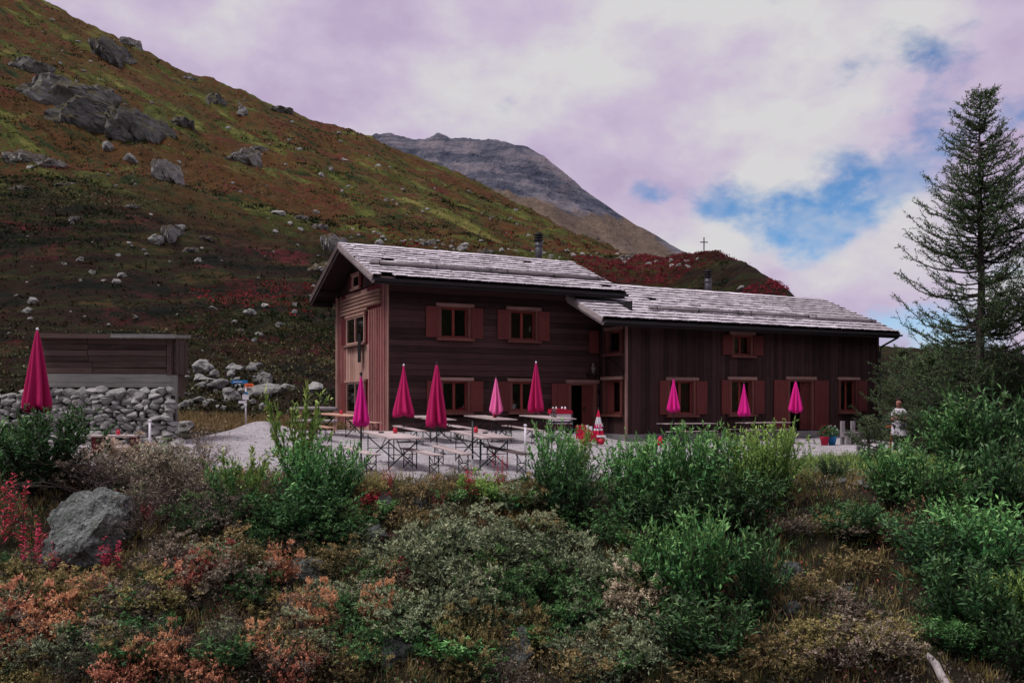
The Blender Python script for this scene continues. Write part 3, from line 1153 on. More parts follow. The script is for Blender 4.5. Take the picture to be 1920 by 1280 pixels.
# ------------------------------------------------------------------ roofs
def shingle_mesh(seed):
    """one riven board, its lower edge ragged, about 0.5 wide and 0.62 long"""
    r = random.Random(seed)
    mb = MB()
    n = r.choice((2, 3))
    x = -0.245
    for k in range(n):
        w = 0.49 / n * (1 if k == n - 1 else r.uniform(0.85, 1.15))
        x1 = 0.245 if k == n - 1 else x + w
        d = r.uniform(-0.03, 0.025)
        t = r.uniform(0.040, 0.052)
        mb.box((x + 0.006, d, 0), (x1 - 0.004, 0.60, t))
        x = x1
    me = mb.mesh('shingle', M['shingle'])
    me.materials.append(M['end_shade'])
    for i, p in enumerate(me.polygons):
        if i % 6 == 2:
            p.material_index = 1  # lower end face carries the painted course shadow
    return me


SH = [shingle_mesh(s) for s in range(7)]


def roof(root, u0, u1, v_eave, v_ridge, z_eave, slope, rows, limit, left_barge, skip=None, guards=()):
    ang = math.atan(slope)
    run = v_ridge - v_eave
    ln = run / math.cos(ang)
    zr = z_eave + slope * run
    v_back = 2 * v_ridge - v_eave
    mb = MB()
    if skip:
        us, vs = skip                                       # in front of the neighbouring wall only up to vs
        pf = [(v_eave, z_eave - 0.14), (vs, z_eave + slope * (vs - v_eave) - 0.14), (vs, z_eave + slope * (vs - v_eave) - 0.05), (v_eave, z_eave - 0.05)]
        mb.prism(pf, 0, u0, us)
        ua = us
    else:
        ua = u0
    pf = [(v_eave, z_eave - 0.14), (v_ridge, zr - 0.14), (v_back, z_eave - 0.14), (v_back, z_eave - 0.05), (v_ridge, zr - 0.05), (v_eave, z_eave - 0.05)]
    mb.prism(pf, 0, ua, u1)
    rf = mb.build('roof', M['soffit'], root)
    # shingle courses, nearest first
    expo = ln / rows
    items = []
    for k in range(rows):
        off = rng.uniform(-0.4, 0)
        u = u0 + off
        while u < u1:
            w = rng.uniform(0.40, 0.62)
            a, b = max(u, u0), min(u + w, u1)
            u += w
            if b - a < 0.08:
                continue
            s = k * expo
            vv = v_eave + s * math.cos(ang)
            if skip and (a + b) / 2 < skip[0] and vv > skip[1] - 0.35:
                continue
            if rng.random() < 0.012:
                continue
            items.append((a, b, k, s))
    tilt = ang - 0.10
    def place(it):
        a, b, k, s = it
        return ((a + b) / 2, v_eave - 0.04 + s * math.cos(ang) + rng.uniform(-0.012, 0.012), z_eave + s * math.sin(ang) + 0.060 + rng.uniform(-0.006, 0.007)), (tilt + rng.uniform(-0.006, 0.006), rng.uniform(-0.012, 0.012), rng.uniform(-0.015, 0.015)), ((b - a) / 0.5, (expo + 0.16) / 0.6, 1.0)
    items.sort(key=lambda t: t[0] + t[2] * 0.12)
    for it in items[:limit]:
        lo, ro, sca = place(it)
        add('shingle', rng.choice(SH), rf, lo, ro, sca)
    rest = items[limit:]
    if rest:
        mb = MB()
        from mathutils import Euler
        ends = []
        for it in rest:
            lo, ro, sca = place(it)
            mt = Matrix.LocRotScale(Vector(lo), Euler(ro), Vector(sca))
            src = rng.choice(SH)
            i = len(mb.v)
            mb.v += [tuple(mt @ vv.co) for vv in src.vertices]
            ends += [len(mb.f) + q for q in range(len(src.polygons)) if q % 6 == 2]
            mb.f += [tuple(i + q for q in p.vertices) for p in src.polygons]
        o = mb.build('shingle_courses', M['shingle'], rf)
        o.data.materials.append(M['end_shade'])
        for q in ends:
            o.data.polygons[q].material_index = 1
        o['kind'] = 'stuff'
    # back slope courses, out of sight: plain overlapping rows
    mb = MB()
    for k in range(rows):
        v1 = v_back - k * expo * math.cos(ang)
        z1 = z_eave + k * expo * math.sin(ang)
        mb.beam(((ua + u1) / 2, v1 + 0.02, z1 + 0.02), ((ua + u1) / 2, v1 - expo * 1.1, z1 + 0.02 + expo * 1.1 * slope), u1 - ua, 0.03)
    o = mb.build('back_courses', M['shingle'], rf)
    MB().beam((ua, v_ridge - 0.10, zr + 0.0), (u1, v_ridge - 0.10, zr + 0.0), 0.30, 0.035, (0, -math.sin(ang), math.cos(ang))).build('ridge_board', M['barge'], rf)
    # fascia and gutter
    mb = MB()
    mb.box((u0 + 0.02, v_eave - 0.02, z_eave - 0.26), (u1 - 0.02, v_eave + 0.03, z_eave - 0.03))
    mb.build('fascia', M['fascia'], rf)
    mb = MB()
    n = 10
    for sgn in (0,):
        prof_o = [(v_eave - 0.10 + 0.085 * math.cos(t), z_eave - 0.09 + 0.085 * math.sin(t)) for t in np.linspace(math.pi, 2 * math.pi, n)]
        prof_i = [(v_eave - 0.10 + 0.070 * math.cos(t), z_eave - 0.09 + 0.070 * math.sin(t)) for t in np.linspace(2 * math.pi, math.pi, n)]
        mb.prism([(float(p), float(q)) for p, q in prof_o + prof_i], 0, u0 + 0.05, u1 + 0.08)
    mb.build('gutter', M['fascia'], rf)
    # soffit rafters under the front eave
    k = u0 + 0.3
    while k < u1 - 0.1:
        MB().beam((k, v_eave + 0.05, z_eave - 0.20), (k, v_eave + 0.95, z_eave - 0.20 + slope * 0.9), 0.10, 0.13).build('rafter', M['soffit'], rf)
        k += 1.15
    # barge boards along the left verge
    top_v = skip[1] if skip else v_ridge
    top_z = z_eave + slope * (top_v - v_eave)
    for dz, w, off, mt in ((-0.05, 0.20, -0.03, M['barge']), (-0.20, 0.13, 0.03, M['barge'])):
        MB().beam((u0 + off, v_eave - 0.03, z_eave + dz), (u0 + off, top_v, top_z + dz), 0.045, w).build('barge_board', mt, rf)
    if not skip:
        for dz, w, off, mt in ((-0.07, 0.22, -0.03, M['barge_dark']), (-0.24, 0.12, 0.03, M['barge_dark'])):
            MB().beam((u0 + off, v_back + 0.03, z_eave + dz), (u0 + off, v_ridge, zr + dz), 0.045, w).build('barge_board', mt, rf)
    MB().beam((u1 + 0.02, v_eave - 0.03, z_eave - 0.08), (u1 + 0.02, v_ridge, zr - 0.08), 0.045, 0.2).build('barge_board', M['barge_dark'], rf)
    # purlins carrying the overhang
    if not skip:
        for vv, zz in ((0.15, z_eave + slope * (0.15 - v_eave)), (v_ridge, zr), (2 * v_ridge - 0.15, z_eave + slope * (0.15 - v_eave)), (v_back - 0.12, z_eave + 0.05)):
            MB().box((u0 + 0.08, vv - 0.09, zz - 0.38), (0.02, vv + 0.09, zz - 0.16)).build('purlin', M['soffit'], rf)
    # snow guard logs with iron hooks
    for g0, g1, gv in guards:
        gz = z_eave + slope * (gv - v_eave)
        g = MB().tube([(g0, gv, gz + 0.17), ((g0 + g1) / 2, gv, gz + 0.175), (g1, gv, gz + 0.165)], [0.085, 0.095, 0.08], 10).build('snow_guard', M['log_grey'], rf, True)
        n = max(2, round((g1 - g0) / 2.0))
        for k in range(n):
            x = g0 + 0.35 + (g1 - g0 - 0.7) * k / (n - 1)
            mb = MB()
            pts = [(x, gv - 0.12 + 0.02, gz + 0.05)]
            for t in np.linspace(math.pi * 1.25, math.pi * 0.1, 7):
                pts.append((x, gv + 0.115 * math.cos(t), gz + 0.17 + 0.115 * math.sin(t)))
            pts.append((x, gv + 0.35, gz + 0.20))
            mb.tube(pts, 0.016, 5).build('hook', M['iron'], g)
    return rf


roof(hut, -0.95, 10.35, -0.90, 3.5, EZ, RP, 13, 300, True, None,
     [(-0.62, 4.9, 0.42), (4.95, 10.15, 0.42)])
roof(annex, 7.95, 25.0, -2.83, 2.0, 5.0, 0.424, 13, 300, True, (9.62, -0.06),
     [(11.1, 16.3, -1.62), (16.35, 20.6, -1.60), (20.3, 24.75, -1.66)])


def chimney(root, u, v, z0, z1, r):
    b = MB().lathe([(r, z0), (r, z1 - 0.30)], 16, (u, v, 0)).build('chimney', M['chimney'], root, True)
    MB().lathe([(r + 0.02, z1 - 0.62), (r + 0.03, z1 - 0.58), (r + 0.03, z1 - 0.55), (r + 0.02, z1 - 0.52)], 16, (u, v, 0)).build('collar', M['chimney'], b, True)
    mb = MB()
    for k in range(3):
        z = z1 - 0.34 + k * 0.12
        mb.lathe([(r * 0.75, z), (r * 1.35, z + 0.02), (r * 1.38, z + 0.055), (r * 0.8, z + 0.08)], 16, (u, v, 0))
        mb.lathe([(r * 0.7, z + 0.075), (r * 0.7, z + 0.13)], 12, (u, v, 0))
    mb.build('chimney_cap', M['chimney_cap'], b, True)


chimney(hut, 8.78, 3.9, 7.9, 9.55, 0.17)
chimney(annex, 17.6, 2.4, 6.7, 8.22, 0.165)

# ------------------------------------------------------------------ annex walls
A_W1, A_W2, A_W3 = (11.82, 13.2, 1.12, 2.6), (15.2, 16.5, 1.12, 2.66), (21.9, 23.02, 1.2, 2.72)
A_UP, A_DOOR = (15.32, 16.42, 3.74, 4.66), (18.65, 20.12, 0.34, 2.70)
a_open = [hole(o) for o in (A_W1, A_W2, A_W3, A_UP, A_DOOR)]
S_UP, S_LO = (-1.62, -0.62, 3.72, 4.72), (-1.66, -0.36, 1.15, 2.62)
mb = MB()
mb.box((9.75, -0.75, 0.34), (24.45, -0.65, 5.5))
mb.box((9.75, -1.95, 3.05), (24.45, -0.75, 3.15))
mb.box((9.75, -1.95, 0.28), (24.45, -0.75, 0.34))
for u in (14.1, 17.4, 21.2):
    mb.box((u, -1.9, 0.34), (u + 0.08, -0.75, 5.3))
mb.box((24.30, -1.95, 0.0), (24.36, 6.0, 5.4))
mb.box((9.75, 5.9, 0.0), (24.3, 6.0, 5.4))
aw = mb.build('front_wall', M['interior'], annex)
planks_v(aw, WFRONT, 9.66, 24.42, 0.33, 5.02, 0.24, a_open, M['annex_wood'])
s_open = [hole(o) for o in (S_UP, S_LO)]
sw = MB().box((9.95, -1.95, 0.3), (10.0, -0.05, 5.9)).build('side_wall', M['interior'], annex)
planks_v(sw, WSIDE, -2.08, -0.02, 0.33, 5.3, 0.2, s_open, M['annex_wood'])
MB().box((9.60, -2.09, 0.02), (9.68, -1.98, 4.9)).build('corner_post', M['lintel'], annex)
MB().box((24.36, -2.10, 0.02), (24.5, -1.98, 4.9)).build('corner_post', M['annex_wood'], annex)
mb = MB()
mb.box((9.60, -2.10, -0.3), (24.45, -1.95, 0.325))
mb.box((9.61, -1.95, -0.3), (9.75, -0.05, 0.325))
mb.build('foundation', M['concrete'], annex)
window(annex, WFRONT, *A_W1, left=0.45, right=0.58)
window(annex, WFRONT, *A_W2, left=0.48, right=0.56)
window(annex, WFRONT, *A_W3, left=None, right=0.60)
window(annex, WFRONT, *A_UP, left=0.55, right=0.58, curtain=True, lintel=True)
doorway(annex, WFRONT, A_DOOR, 1, 0.86, 0.92, 0.05)
wu = window(annex, WSIDE, *S_UP, panes=1)
wbox(MB(), FRONT, 9.06, 9.55, 0.06, 0.10, 3.78, 4.75).build('shutter', M['shutter'], wu)
wlo = window(annex, WSIDE, *S_LO, panes=1)
wbox(MB(), WSIDE, -0.95, -0.44, -0.14, -0.09, 1.22, 2.55).build('inner_panel', M['shutter'], wlo)
# diagonal brace on the side wall
MB().beam(WSIDE(-1.9, 0.03, 2.9), WSIDE(-0.7, 0.03, 3.5), 0.12, 0.05, (1, 0, 0)).build('brace', M['annex_wood'], annex)
# downpipe at the right end
MB().tube([(25.0, -2.93, 4.9), (24.9, -2.80, 4.75), (24.52, -2.2, 4.35), (24.50, -2.17, 4.1), (24.50, -2.17, 0.1)], 0.05, 10).build('downpipe', M['fascia'], annex, True)

# hanging dark cloth from the gable window
g = hw(-0.20, 3.1, 0)
mb = MB()
m = 8
for k in range(m + 1):
    t = k / m
    for z in (3.32, 4.5):
        mb.v.append((-0.19 - 0.03 * math.sin(t * 9), 2.92 + 0.34 * t, z))
for k in range(m):
    mb.f.append((2 * k, 2 * k + 2, 2 * k + 3, 2 * k + 1))
for k in range(m + 1):
    t = k / m
    for z in (3.32, 4.5):
        mb.v.append((-0.17 - 0.03 * math.sin(t * 9), 2.92 + 0.34 * t, z))
q = 2 * (m + 1)
for k in range(m):
    mb.f.append((q + 2 * k + 1, q + 2 * k + 3, q + 2 * k + 2, q + 2 * k))
for a_, b_ in ((0, 1), (2 * m, 2 * m + 1)):
    mb.f.append((a_, b_, b_ + q, a_ + q))
o = mb.build('hanging_cloth', M['black'], None, loc=HC, rot=(0, 0, HRZ))
tag(o, 'narrow black cloth hanging from the upper gable window of the hut', 'cloth')

# statuette on a shelf in the corner
p = hw(9.22, -0.14, 2.86)
sh = empty('wall_shelf', p, HRZ, 'small dark shelf in the corner above the hut door', 'shelf')
MB().box((-0.3, -0.16, 0), (0.3, 0.14, 0.035)).build('board', M['annex_wood'], sh)
for x in (-0.2, 0.2):
    MB().prism([(-0.12, 0), (0.14, 0), (0.14, -0.18)], 0, x - 0.015, x + 0.015).build('bracket', M['iron'], sh)
st = MB().lathe([(0.075, 0), (0.08, 0.03), (0.05, 0.05), (0.075, 0.12), (0.10, 0.22), (0.075, 0.30), (0.03, 0.335), (0.05, 0.37), (0.052, 0.41), (0.02, 0.45)], 14,
                (0, 0, 0), lambda a, r, z, k: (r * (1 + 0.12 * math.cos(3 * a)), z)).build('statuette', M['statue'], None, True, loc=p + Vector((0, 0, 0.037)))
tag(st, 'small grey statuette standing on the corner shelf above the door', 'statuette')

# lamp glowing behind the side window of the annex
lamp = empty('pendant_lamp', hw(9.64 + 0.55, -1.35, 2.2), HRZ, 'small lit bulb hanging behind the lower corner window', 'lamp')
t = NT('lit_bulb')
t.b.inputs['Emission Color'].default_value = (1, 0.72, 0.5, 1)
t.b.inputs['Emission Strength'].default_value = 6.0
M['bulb'] = t.set((0.9, 0.7, 0.5), 0.4)
MB().lathe([(0.012, 0.06), (0.03, 0.045), (0.055, 0), (0.045, -0.04), (0.01, -0.06)], 14).build('bulb', M['bulb'], lamp, True)
MB().tube([(0, 0, 0.05), (0, 0, 0.8)], 0.006, 5).build('cord', M['black'], lamp)

# ------------------------------------------------------------------ shed and dry stone wall
SY = 29.6
px2x = lambda px, Y: (px - CX) / FPX * Y
sx0, sx1 = px2x(84, SY), px2x(320, SY)
zpix = lambda py, Y: CAM_H + (HY - py) / FPX * Y
sz_top, sz_wood, sz_base = zpix(634, SY), zpix(700, SY), zpix(727, SY)
shed = empty('plank_shed', ((sx0 + sx1) / 2, SY, sz_base), 0.13, 'low shed of weathered brown planks standing behind the dry stone wall', 'shed')
hwid = (sx1 - sx0) / 2
zt, zw = sz_top - sz_base, sz_wood - sz_base
mb = MB()
mb.box((-hwid + 0.02, 0.06, -0.3), (hwid - 0.02, 1.8, zt - 0.02))
mb.build('inner_wall', M['shed_wood'], shed)
r2 = random.Random(11)
nrow = 6
for k in range(nrow):
    b, t_ = zw + (zt - zw) * k / nrow, zw + (zt - zw) * (k + 1) / nrow
    split = -hwid + 1.45 + r2.uniform(-0.03, 0.03) + (0.12 if k < 2 else 0)
    for x0, x1 in ((-hwid, split - 0.008), (split + 0.008, hwid - 0.22)):
        mb = MB().beam((x0, 0.03 + r2.uniform(-0.012, 0.012), (b + t_) / 2), (x1, 0.03 + r2.uniform(-0.012, 0.012), (b + t_) / 2 + r2.uniform(-0.015, 0.015)), 0.05, (t_ - b) - 0.014)
        mb.build('plank', M['shed_wood'], shed)
for k, (b, t_) in enumerate(((0.02, zw * 0.36), (zw * 0.36 + 0.012, zw - 0.015))):
    MB().box((-hwid, -0.03 + 0.02 * k, b), (hwid - 0.05, 0.05, t_)).build('plank', M['shed_pale'], shed)
MB().box((hwid - 0.20, -0.02, zw - 0.05), (hwid - 0.06, 0.06, zt)).build('corner_post', M['shed_wood'], shed)
MB().box((hwid - 0.04, -0.06, -1.2), (hwid + 0.12, 0.14, zw - 0.05)).build('corner_post', M['shed_pale'], shed)
mb = MB()
for k in range(4):
    mb.box((hwid + 0.0, 0.10 + 0.42 * k, zw), (hwid + 0.07 + 0.012 * (k % 2), 0.10 + 0.42 * k + 0.40, zt))
mb.build('end_wall', M['shed_wood'], shed)
rfz = zt
rf = MB().beam((0, -0.22, rfz + 0.06), (0, 2.1, rfz + 0.22), 2 * hwid + 0.25, 0.10).build('roof', M['shed_pale'], shed)
MB().box((-hwid - 0.10, -0.27, rfz - 0.02), (hwid - 1.9, -0.225, rfz + 0.12)).build('eave_board', M['shed_wood'], rf)
MB().box((hwid - 1.89, -0.27, rfz + 0.0), (hwid + 0.12, -0.225, rfz + 0.13)).build('eave_board', M['shed_pale'], rf)


def rock_mesh(seed, sub=3, rough=0.32, flat=0.75, cuts=7, crag=0.0, lo=0.52, hi=0.86):
    import bmesh
    r = random.Random(seed)
    bm = bmesh.new()
    bmesh.ops.create_icosphere(bm, subdivisions=sub, radius=1.0)
    planes = []
    for _ in range(cuts):
        d = Vector((r.gauss(0, 1), r.gauss(0, 1), r.gauss(0, 0.8))).normalized()
        planes.append((d, r.uniform(lo, hi)))
    off = Vector((seed * 3.1, seed * 1.7, 0))
    for vtx in bm.verts:
        p = vtx.co.copy()
        for d, h in planes:
            k = p.dot(d) - h
            if k > 0:
                p -= d * (k * 0.92)
        p *= 1 + rough * 0.55 * noise.fractal(p * 1.5 + off, 1.0, 2.0, 4)
        if crag:
            q = p * 1.3 + off
            lay = (p.z + 0.35 * p.x) * crag + 0.8 * noise.noise(q * 1.2)
            step = lay - math.floor(lay)
            p *= 1.0 - 0.10 * step + 0.13 * noise.fractal(q * 1.8, 0.9, 2.1, 5)
            cr_k = noise.noise(Vector((q.x * 2.6 + q.z * 0.6, q.y * 2.6, q.z * 0.7)))
            p *= 1.0 - 0.16 * max(0.0, 0.22 - abs(cr_k)) / 0.22
        p.z *= flat
        vtx.co = p
    me = bpy.data.meshes.new('rock')
    bm.to_mesh(me)
    bm.free()
    return me


def with_mat(me, mat):
    m2 = me.copy()
    m2.materials.append(mat)
    return m2


def crag_mesh(seed):
    """steep broken face with vertical joints and a flat turfed top, meant to sit in a slope"""
    import bmesh
    r = random.Random(seed)
    bm = bmesh.new()
    bmesh.ops.create_cube(bm, size=2.0)
    bmesh.ops.subdivide_edges(bm, edges=bm.edges[:], cuts=15, use_grid_fill=True)
    planes = [(Vector((r.gauss(0, 1), -abs(r.gauss(0, 1)) - 0.2, r.gauss(0, 0.7))).normalized(), r.uniform(0.62, 1.0)) for _ in range(9)]
    planes += [(Vector((sx, -0.5, 0.9)).normalized(), r.uniform(0.7, 1.0)) for sx in (-1.0, 1.0)]
    off = Vector((seed * 2.3, seed * 0.9, 0))
    for vtx in bm.verts:
        p = vtx.co.copy()
        p.z = p.z * (0.80 + 0.45 * noise.noise(Vector((p.x * 1.4, 0.3, seed)))) if p.z > 0 else p.z
        for d, h_ in planes:
            k = p.dot(d) - h_
            if k > 0:
                p -= d * (k * 0.95)
        j1 = noise.noise(Vector((p.x * 2.3, p.z * 0.7, 0)) + off)
        j2 = noise.noise(Vector((p.x * 5.5, p.z * 1.8, 4)) + off)
        st = round(j1 * 4) / 4
        p.y += -0.42 * st + 0.13 * j2
        p.z += 0.10 * noise.fractal(p * 2.5 + off, 0.9, 2.0, 4)
        p.x += 0.16 * noise.fractal(p * 1.9 + off * 2, 0.9, 2.0, 4)
        vtx.co = p
    me = bpy.data.meshes.new('crag')
    bm.to_mesh(me)
    bm.free()
    return me


ROCKS = [rock_mesh(s, 3, 0.45, 0.72, 10) for s in range(10)]
CRAGS = [crag_mesh(200 + s) for s in range(8)]
BIG = [rock_mesh(300 + s, 5, 0.5, 0.80, 11) for s in range(4)]
R_SMALL = [with_mat(m, M['rock']) for m in ROCKS]
WALL_ST = [with_mat(rock_mesh(40 + s, 3, 0.22, 0.9, 15, 0.0, 0.50, 0.72), M['rock_wall']) for s in range(9)]

wall = empty('dry_stone_wall', (px2x(150, 29.3), 29.1, 0.0), 0, 'dry stone retaining wall of rough grey stones below the shed', 'stone wall')
wx0, wx1 = px2x(-110, 29.2) - wall.location.x, px2x(322, 29.2) - wall.location.x
mb = MB()
mb.box((wx0, 0.16, -0.4), (wx1 - 0.08, 0.6, sz_base - 0.25))
mb.build('wall_core', M['soil'], wall)
r3 = random.Random(23)
z = 0.0
row = 0
while z < sz_base - 0.10:
    hrow = r3.uniform(0.12, 0.19)
    x = wx0 + r3.uniform(-0.3, 0)
    while x < wx1:
        w = r3.choice((r3.uniform(0.14, 0.34), r3.uniform(0.25, 0.6)))
        lim = sz_base - 0.02 + (0.0 if x > -2.0 else -0.15)
        if z + hrow * 0.5 < lim:
            add('stone', r3.choice(WALL_ST), wall,
                (x + w / 2, 0.05 + r3.uniform(-0.10, 0.06) - 0.10 * (1 - z / 2.2), z + hrow / 2 + r3.uniform(-0.05, 0.05)),
                (r3.uniform(-0.25, 0.25), r3.uniform(-0.22, 0.22), r3.uniform(-0.3, 0.3) + r3.choice((0, math.pi))),
                (w * 0.74, 0.32, hrow * r3.uniform(0.70, 1.2)))
        x += w
    z += hrow * 0.92
    row += 1

# ------------------------------------------------------------------ parasols
def parasol(px, Y, top_py, hem_py, width_px, mat, label, name='closed_parasol', ground=None, folds=7, seed=0, group=None, lean=0.0, base=True, cap='iron'):
    X = px2x(px, Y)
    zg = H(X, Y, False) + 0.04 if ground is None else ground
    zt_, zh = zpix(top_py, Y) - zg, zpix(hem_py, Y) - zg
    rad = width_px / 2 / FPX * Y
    r = random.Random(seed)
    root = empty(name, (X, Y, zg), r.uniform(0, 6), label, 'parasol', group)
    root.rotation_euler = (lean * 0.3, lean, root.rotation_euler[2])
    MB().tube([(0, 0, 0.02), (0, 0, zt_ - 0.05)], 0.022, 10).build('pole', M['pole'], root, True)
    prof = []
    n = 22
    for k in range(n + 1):
        t_ = k / n
        rr = rad * (0.07 + 0.93 * (t_ ** (0.98 * [1.0, 0.9, 1.1, 1.2, 0.85][seed % 5]))) * (1 - 0.10 * max(0, t_ - 0.92) / 0.08)
        prof.append((rr, zt_ - 0.06 + (zh - zt_ + 0.06) * t_))
    ph = [r.uniform(-0.9, 0.9) for _ in range(folds)]
    sag, tw = r.uniform(0.82, 1.12), r.uniform(-0.8, 0.8)
    am = [r.uniform(0.4, 1.4) for _ in range(folds)]

    def fold(a, rr, z_, k):
        t2 = k / n
        i = int(a / (2 * math.pi) * folds) % folds
        f = math.cos(a * folds + 0.35 * math.sin(a * 2 + ph[0] * 3) + tw * t2 + 0.5 * math.sin(t2 * 5 + ph[1] * 4))
        s = (0.30 + 0.46 * t2) * (0.75 + 0.35 * math.sin(a * 3 + ph[2] * 5) * sag)
        sharp = abs(f) ** 0.7 * (1 if f > 0 else -1)
        r_ = rr * (1 - s * 0.5 + s * 0.5 * sharp * 1.15)
        z2 = z_ + (0.05 * t2 ** 6) * (0.9 * math.cos(a * folds + 0.8) + 0.7 * math.sin(a * 2 + ph[3] * 6))
        return r_, z2

    c = MB().lathe(prof, folds * 12, (0, 0, 0), fold).build('canopy', mat, root, True)
    MB().lathe([(0.028, zt_ - 0.07), (0.034, zt_ - 0.04), (0.026, zt_ - 0.02), (0.014, zt_)], 10).build('finial', M['white' if cap == 'white' else 'iron'], root, True)
    if base:
        MB().lathe([(0.24, 0), (0.25, 0.03), (0.22, 0.06), (0.06, 0.09), (0.035, 0.12), (0.035, 0.32), (0.026, 0.33)], 18).build('base', M['concrete'], root, True)
    return root


parasol(70, 19.9, 614, 768, 56, M['crimson'], 'tall crimson closed parasol in front of the plank shed', seed=1, cap='white')
parasol(677, 21.2, 697, 795, 34, M['magenta'], 'bright magenta closed parasol before the striped gable', seed=2)
parasol(757, 29.8, 682, 779, 44, M['crimson'], 'crimson closed parasol just right of the hut corner', seed=3, cap='white')
parasol(819, 25.4, 679, 797, 43, M['crimson'], 'tallest crimson closed parasol in front of the lower left window of the hut', seed=4)
parasol(930, 30.0, 704, 775, 28, M['pinkcanvas'], 'faded pink closed parasol between the two lower hut windows', seed=5)
parasol(1005, 32.0, 677, 770, 33, M['crimson'], 'crimson closed parasol beside the large brown door shutter', seed=6, cap='white')
parasol(1263, 35.6, 706, 770, 27, M['magenta'], 'magenta closed parasol at the leftmost annex window', seed=7)
parasol(1395, 36.0, 715, 778, 25, M['magenta'], 'magenta closed parasol at the middle annex window', seed=8)
parasol(1492, 36.5, 712, 772, 28, M['magenta'], 'magenta closed parasol before the annex door', seed=9)

# striped advertising parasol
t = NT('red_white_canvas')
zc = t.n('ShaderNodeSeparateXYZ')
t.l(t.n('ShaderNodeTexCoord').outputs['Object'], zc.inputs[0])
white_band = t.ramp(zc.outputs[2], [(0.0, (0.55, 0.01, 0.06)), (0.5, (0.55, 0.01, 0.06))])
wv = t.math('ADD', zc.outputs[2], t.math('MULTIPLY', t.noise(t.coords('Object'), 6, 2), 0.05))
x = t.n('ShaderNodeValToRGB')
x.color_ramp.interpolation = 'CONSTANT'
els = x.color_ramp.elements
for _ in range(3):
    els.new(0.5)
RED, WHT, MAG = (0.58, 0.008, 0.06, 1), (0.62, 0.62, 0.66, 1), (0.50, 0.01, 0.13, 1)
for el, (p_, c_) in zip(els, ((0.0, RED), (0.225, WHT), (0.29, MAG), (0.43, WHT), (0.64, RED))):
    el.position, el.color = p_, c_
t.l(t.range(wv, 0.02, 1.22), x.inputs[0])
M['striped'] = t.set(x.outputs[0], 0.75)
bp = parasol(1122, 33.5, 764, 822, 24, M['striped'], 'short red and white striped closed parasol left of the corner window', name='striped_parasol', seed=10)
fc = bpy.data.curves.new('lettering', 'FONT')
fc.body = 'TEX'
fc.size = 0.17
fc.extrude = 0.006
fc.align_x = 'CENTER'
tx = bpy.data.objects.new('lettering', fc)
COL.objects.link(tx)
dg = bpy.context.evaluated_depsgraph_get()
tm = bpy.data.meshes.new_from_object(tx.evaluated_get(dg))
bpy.data.objects.remove(tx)
tm.materials.clear()
tm.materials.append(M['white'])
o = add('lettering', tm, bp)
bp.rotation_euler = (0, 0, 0)
o.location = (0.02, -0.20, 0.40)
o.rotation_euler = (R(90 - 12), R(-8), 0)

# bare parasol poles standing at the tables
for px, Y, top, lab in ((886, 21.6, 789, 'thin dark bare pole beside the near right table'),
                        (600, 31.0, 766, 'thin dark bare pole beside the pine table at the gable')):
    p = at(px, Y)
    r_ = empty('bare_pole', (p.x, p.y, H(p.x, p.y, False) + 0.03), 0, lab, 'pole')
    MB().tube([(0, 0, 0), (0, 0, zpix(top, Y) - r_.location.z)], 0.022, 8).build('shaft', M['pole'], r_, True)
    MB().lathe([(0.20, 0), (0.21, 0.03), (0.05, 0.07), (0.035, 0.25)], 14).build('foot', M['concrete'], r_, True)

# ------------------------------------------------------------------ beer garden tables and benches
def make_table(wood, L=2.4, W=0.80, h=0.77):
    root = empty('folding_table', (0, 0, 0))
    for k in range(4):
        w = W / 4
        MB().box((-L / 2, -W / 2 + w * k + 0.003, h - 0.032), (L / 2, -W / 2 + w * (k + 1) - 0.003, h)).build('top_plank', wood, root)
    for s in (-1, 1):
        x = s * (L / 2 - 0.30)
        mb = MB()
        for y in (-W / 2 + 0.06, W / 2 - 0.06):
            mb.tube([(x, y, 0), (x, y, h - 0.035)], 0.014, 6)
        mb.tube([(x, -W / 2 + 0.06, 0.36), (x, W / 2 - 0.06, 0.36)], 0.010, 6)
        mb.beam((x, -W / 2 + 0.06, 0.05), (x, W / 2 - 0.06, h - 0.12), 0.025, 0.025, (1, 0, 0))
        mb.beam((x + 0.03, W / 2 - 0.06, 0.05), (x + 0.03, -W / 2 + 0.06, h - 0.12), 0.025, 0.025, (1, 0, 0))
        lg = mb.build('leg_frame', M['steel_green'], root)
        MB().tube([(x, 0, 0.36), (x - s * 0.55, 0, h - 0.04)], 0.012, 6).build('strut', M['steel_green'], root)
    return root


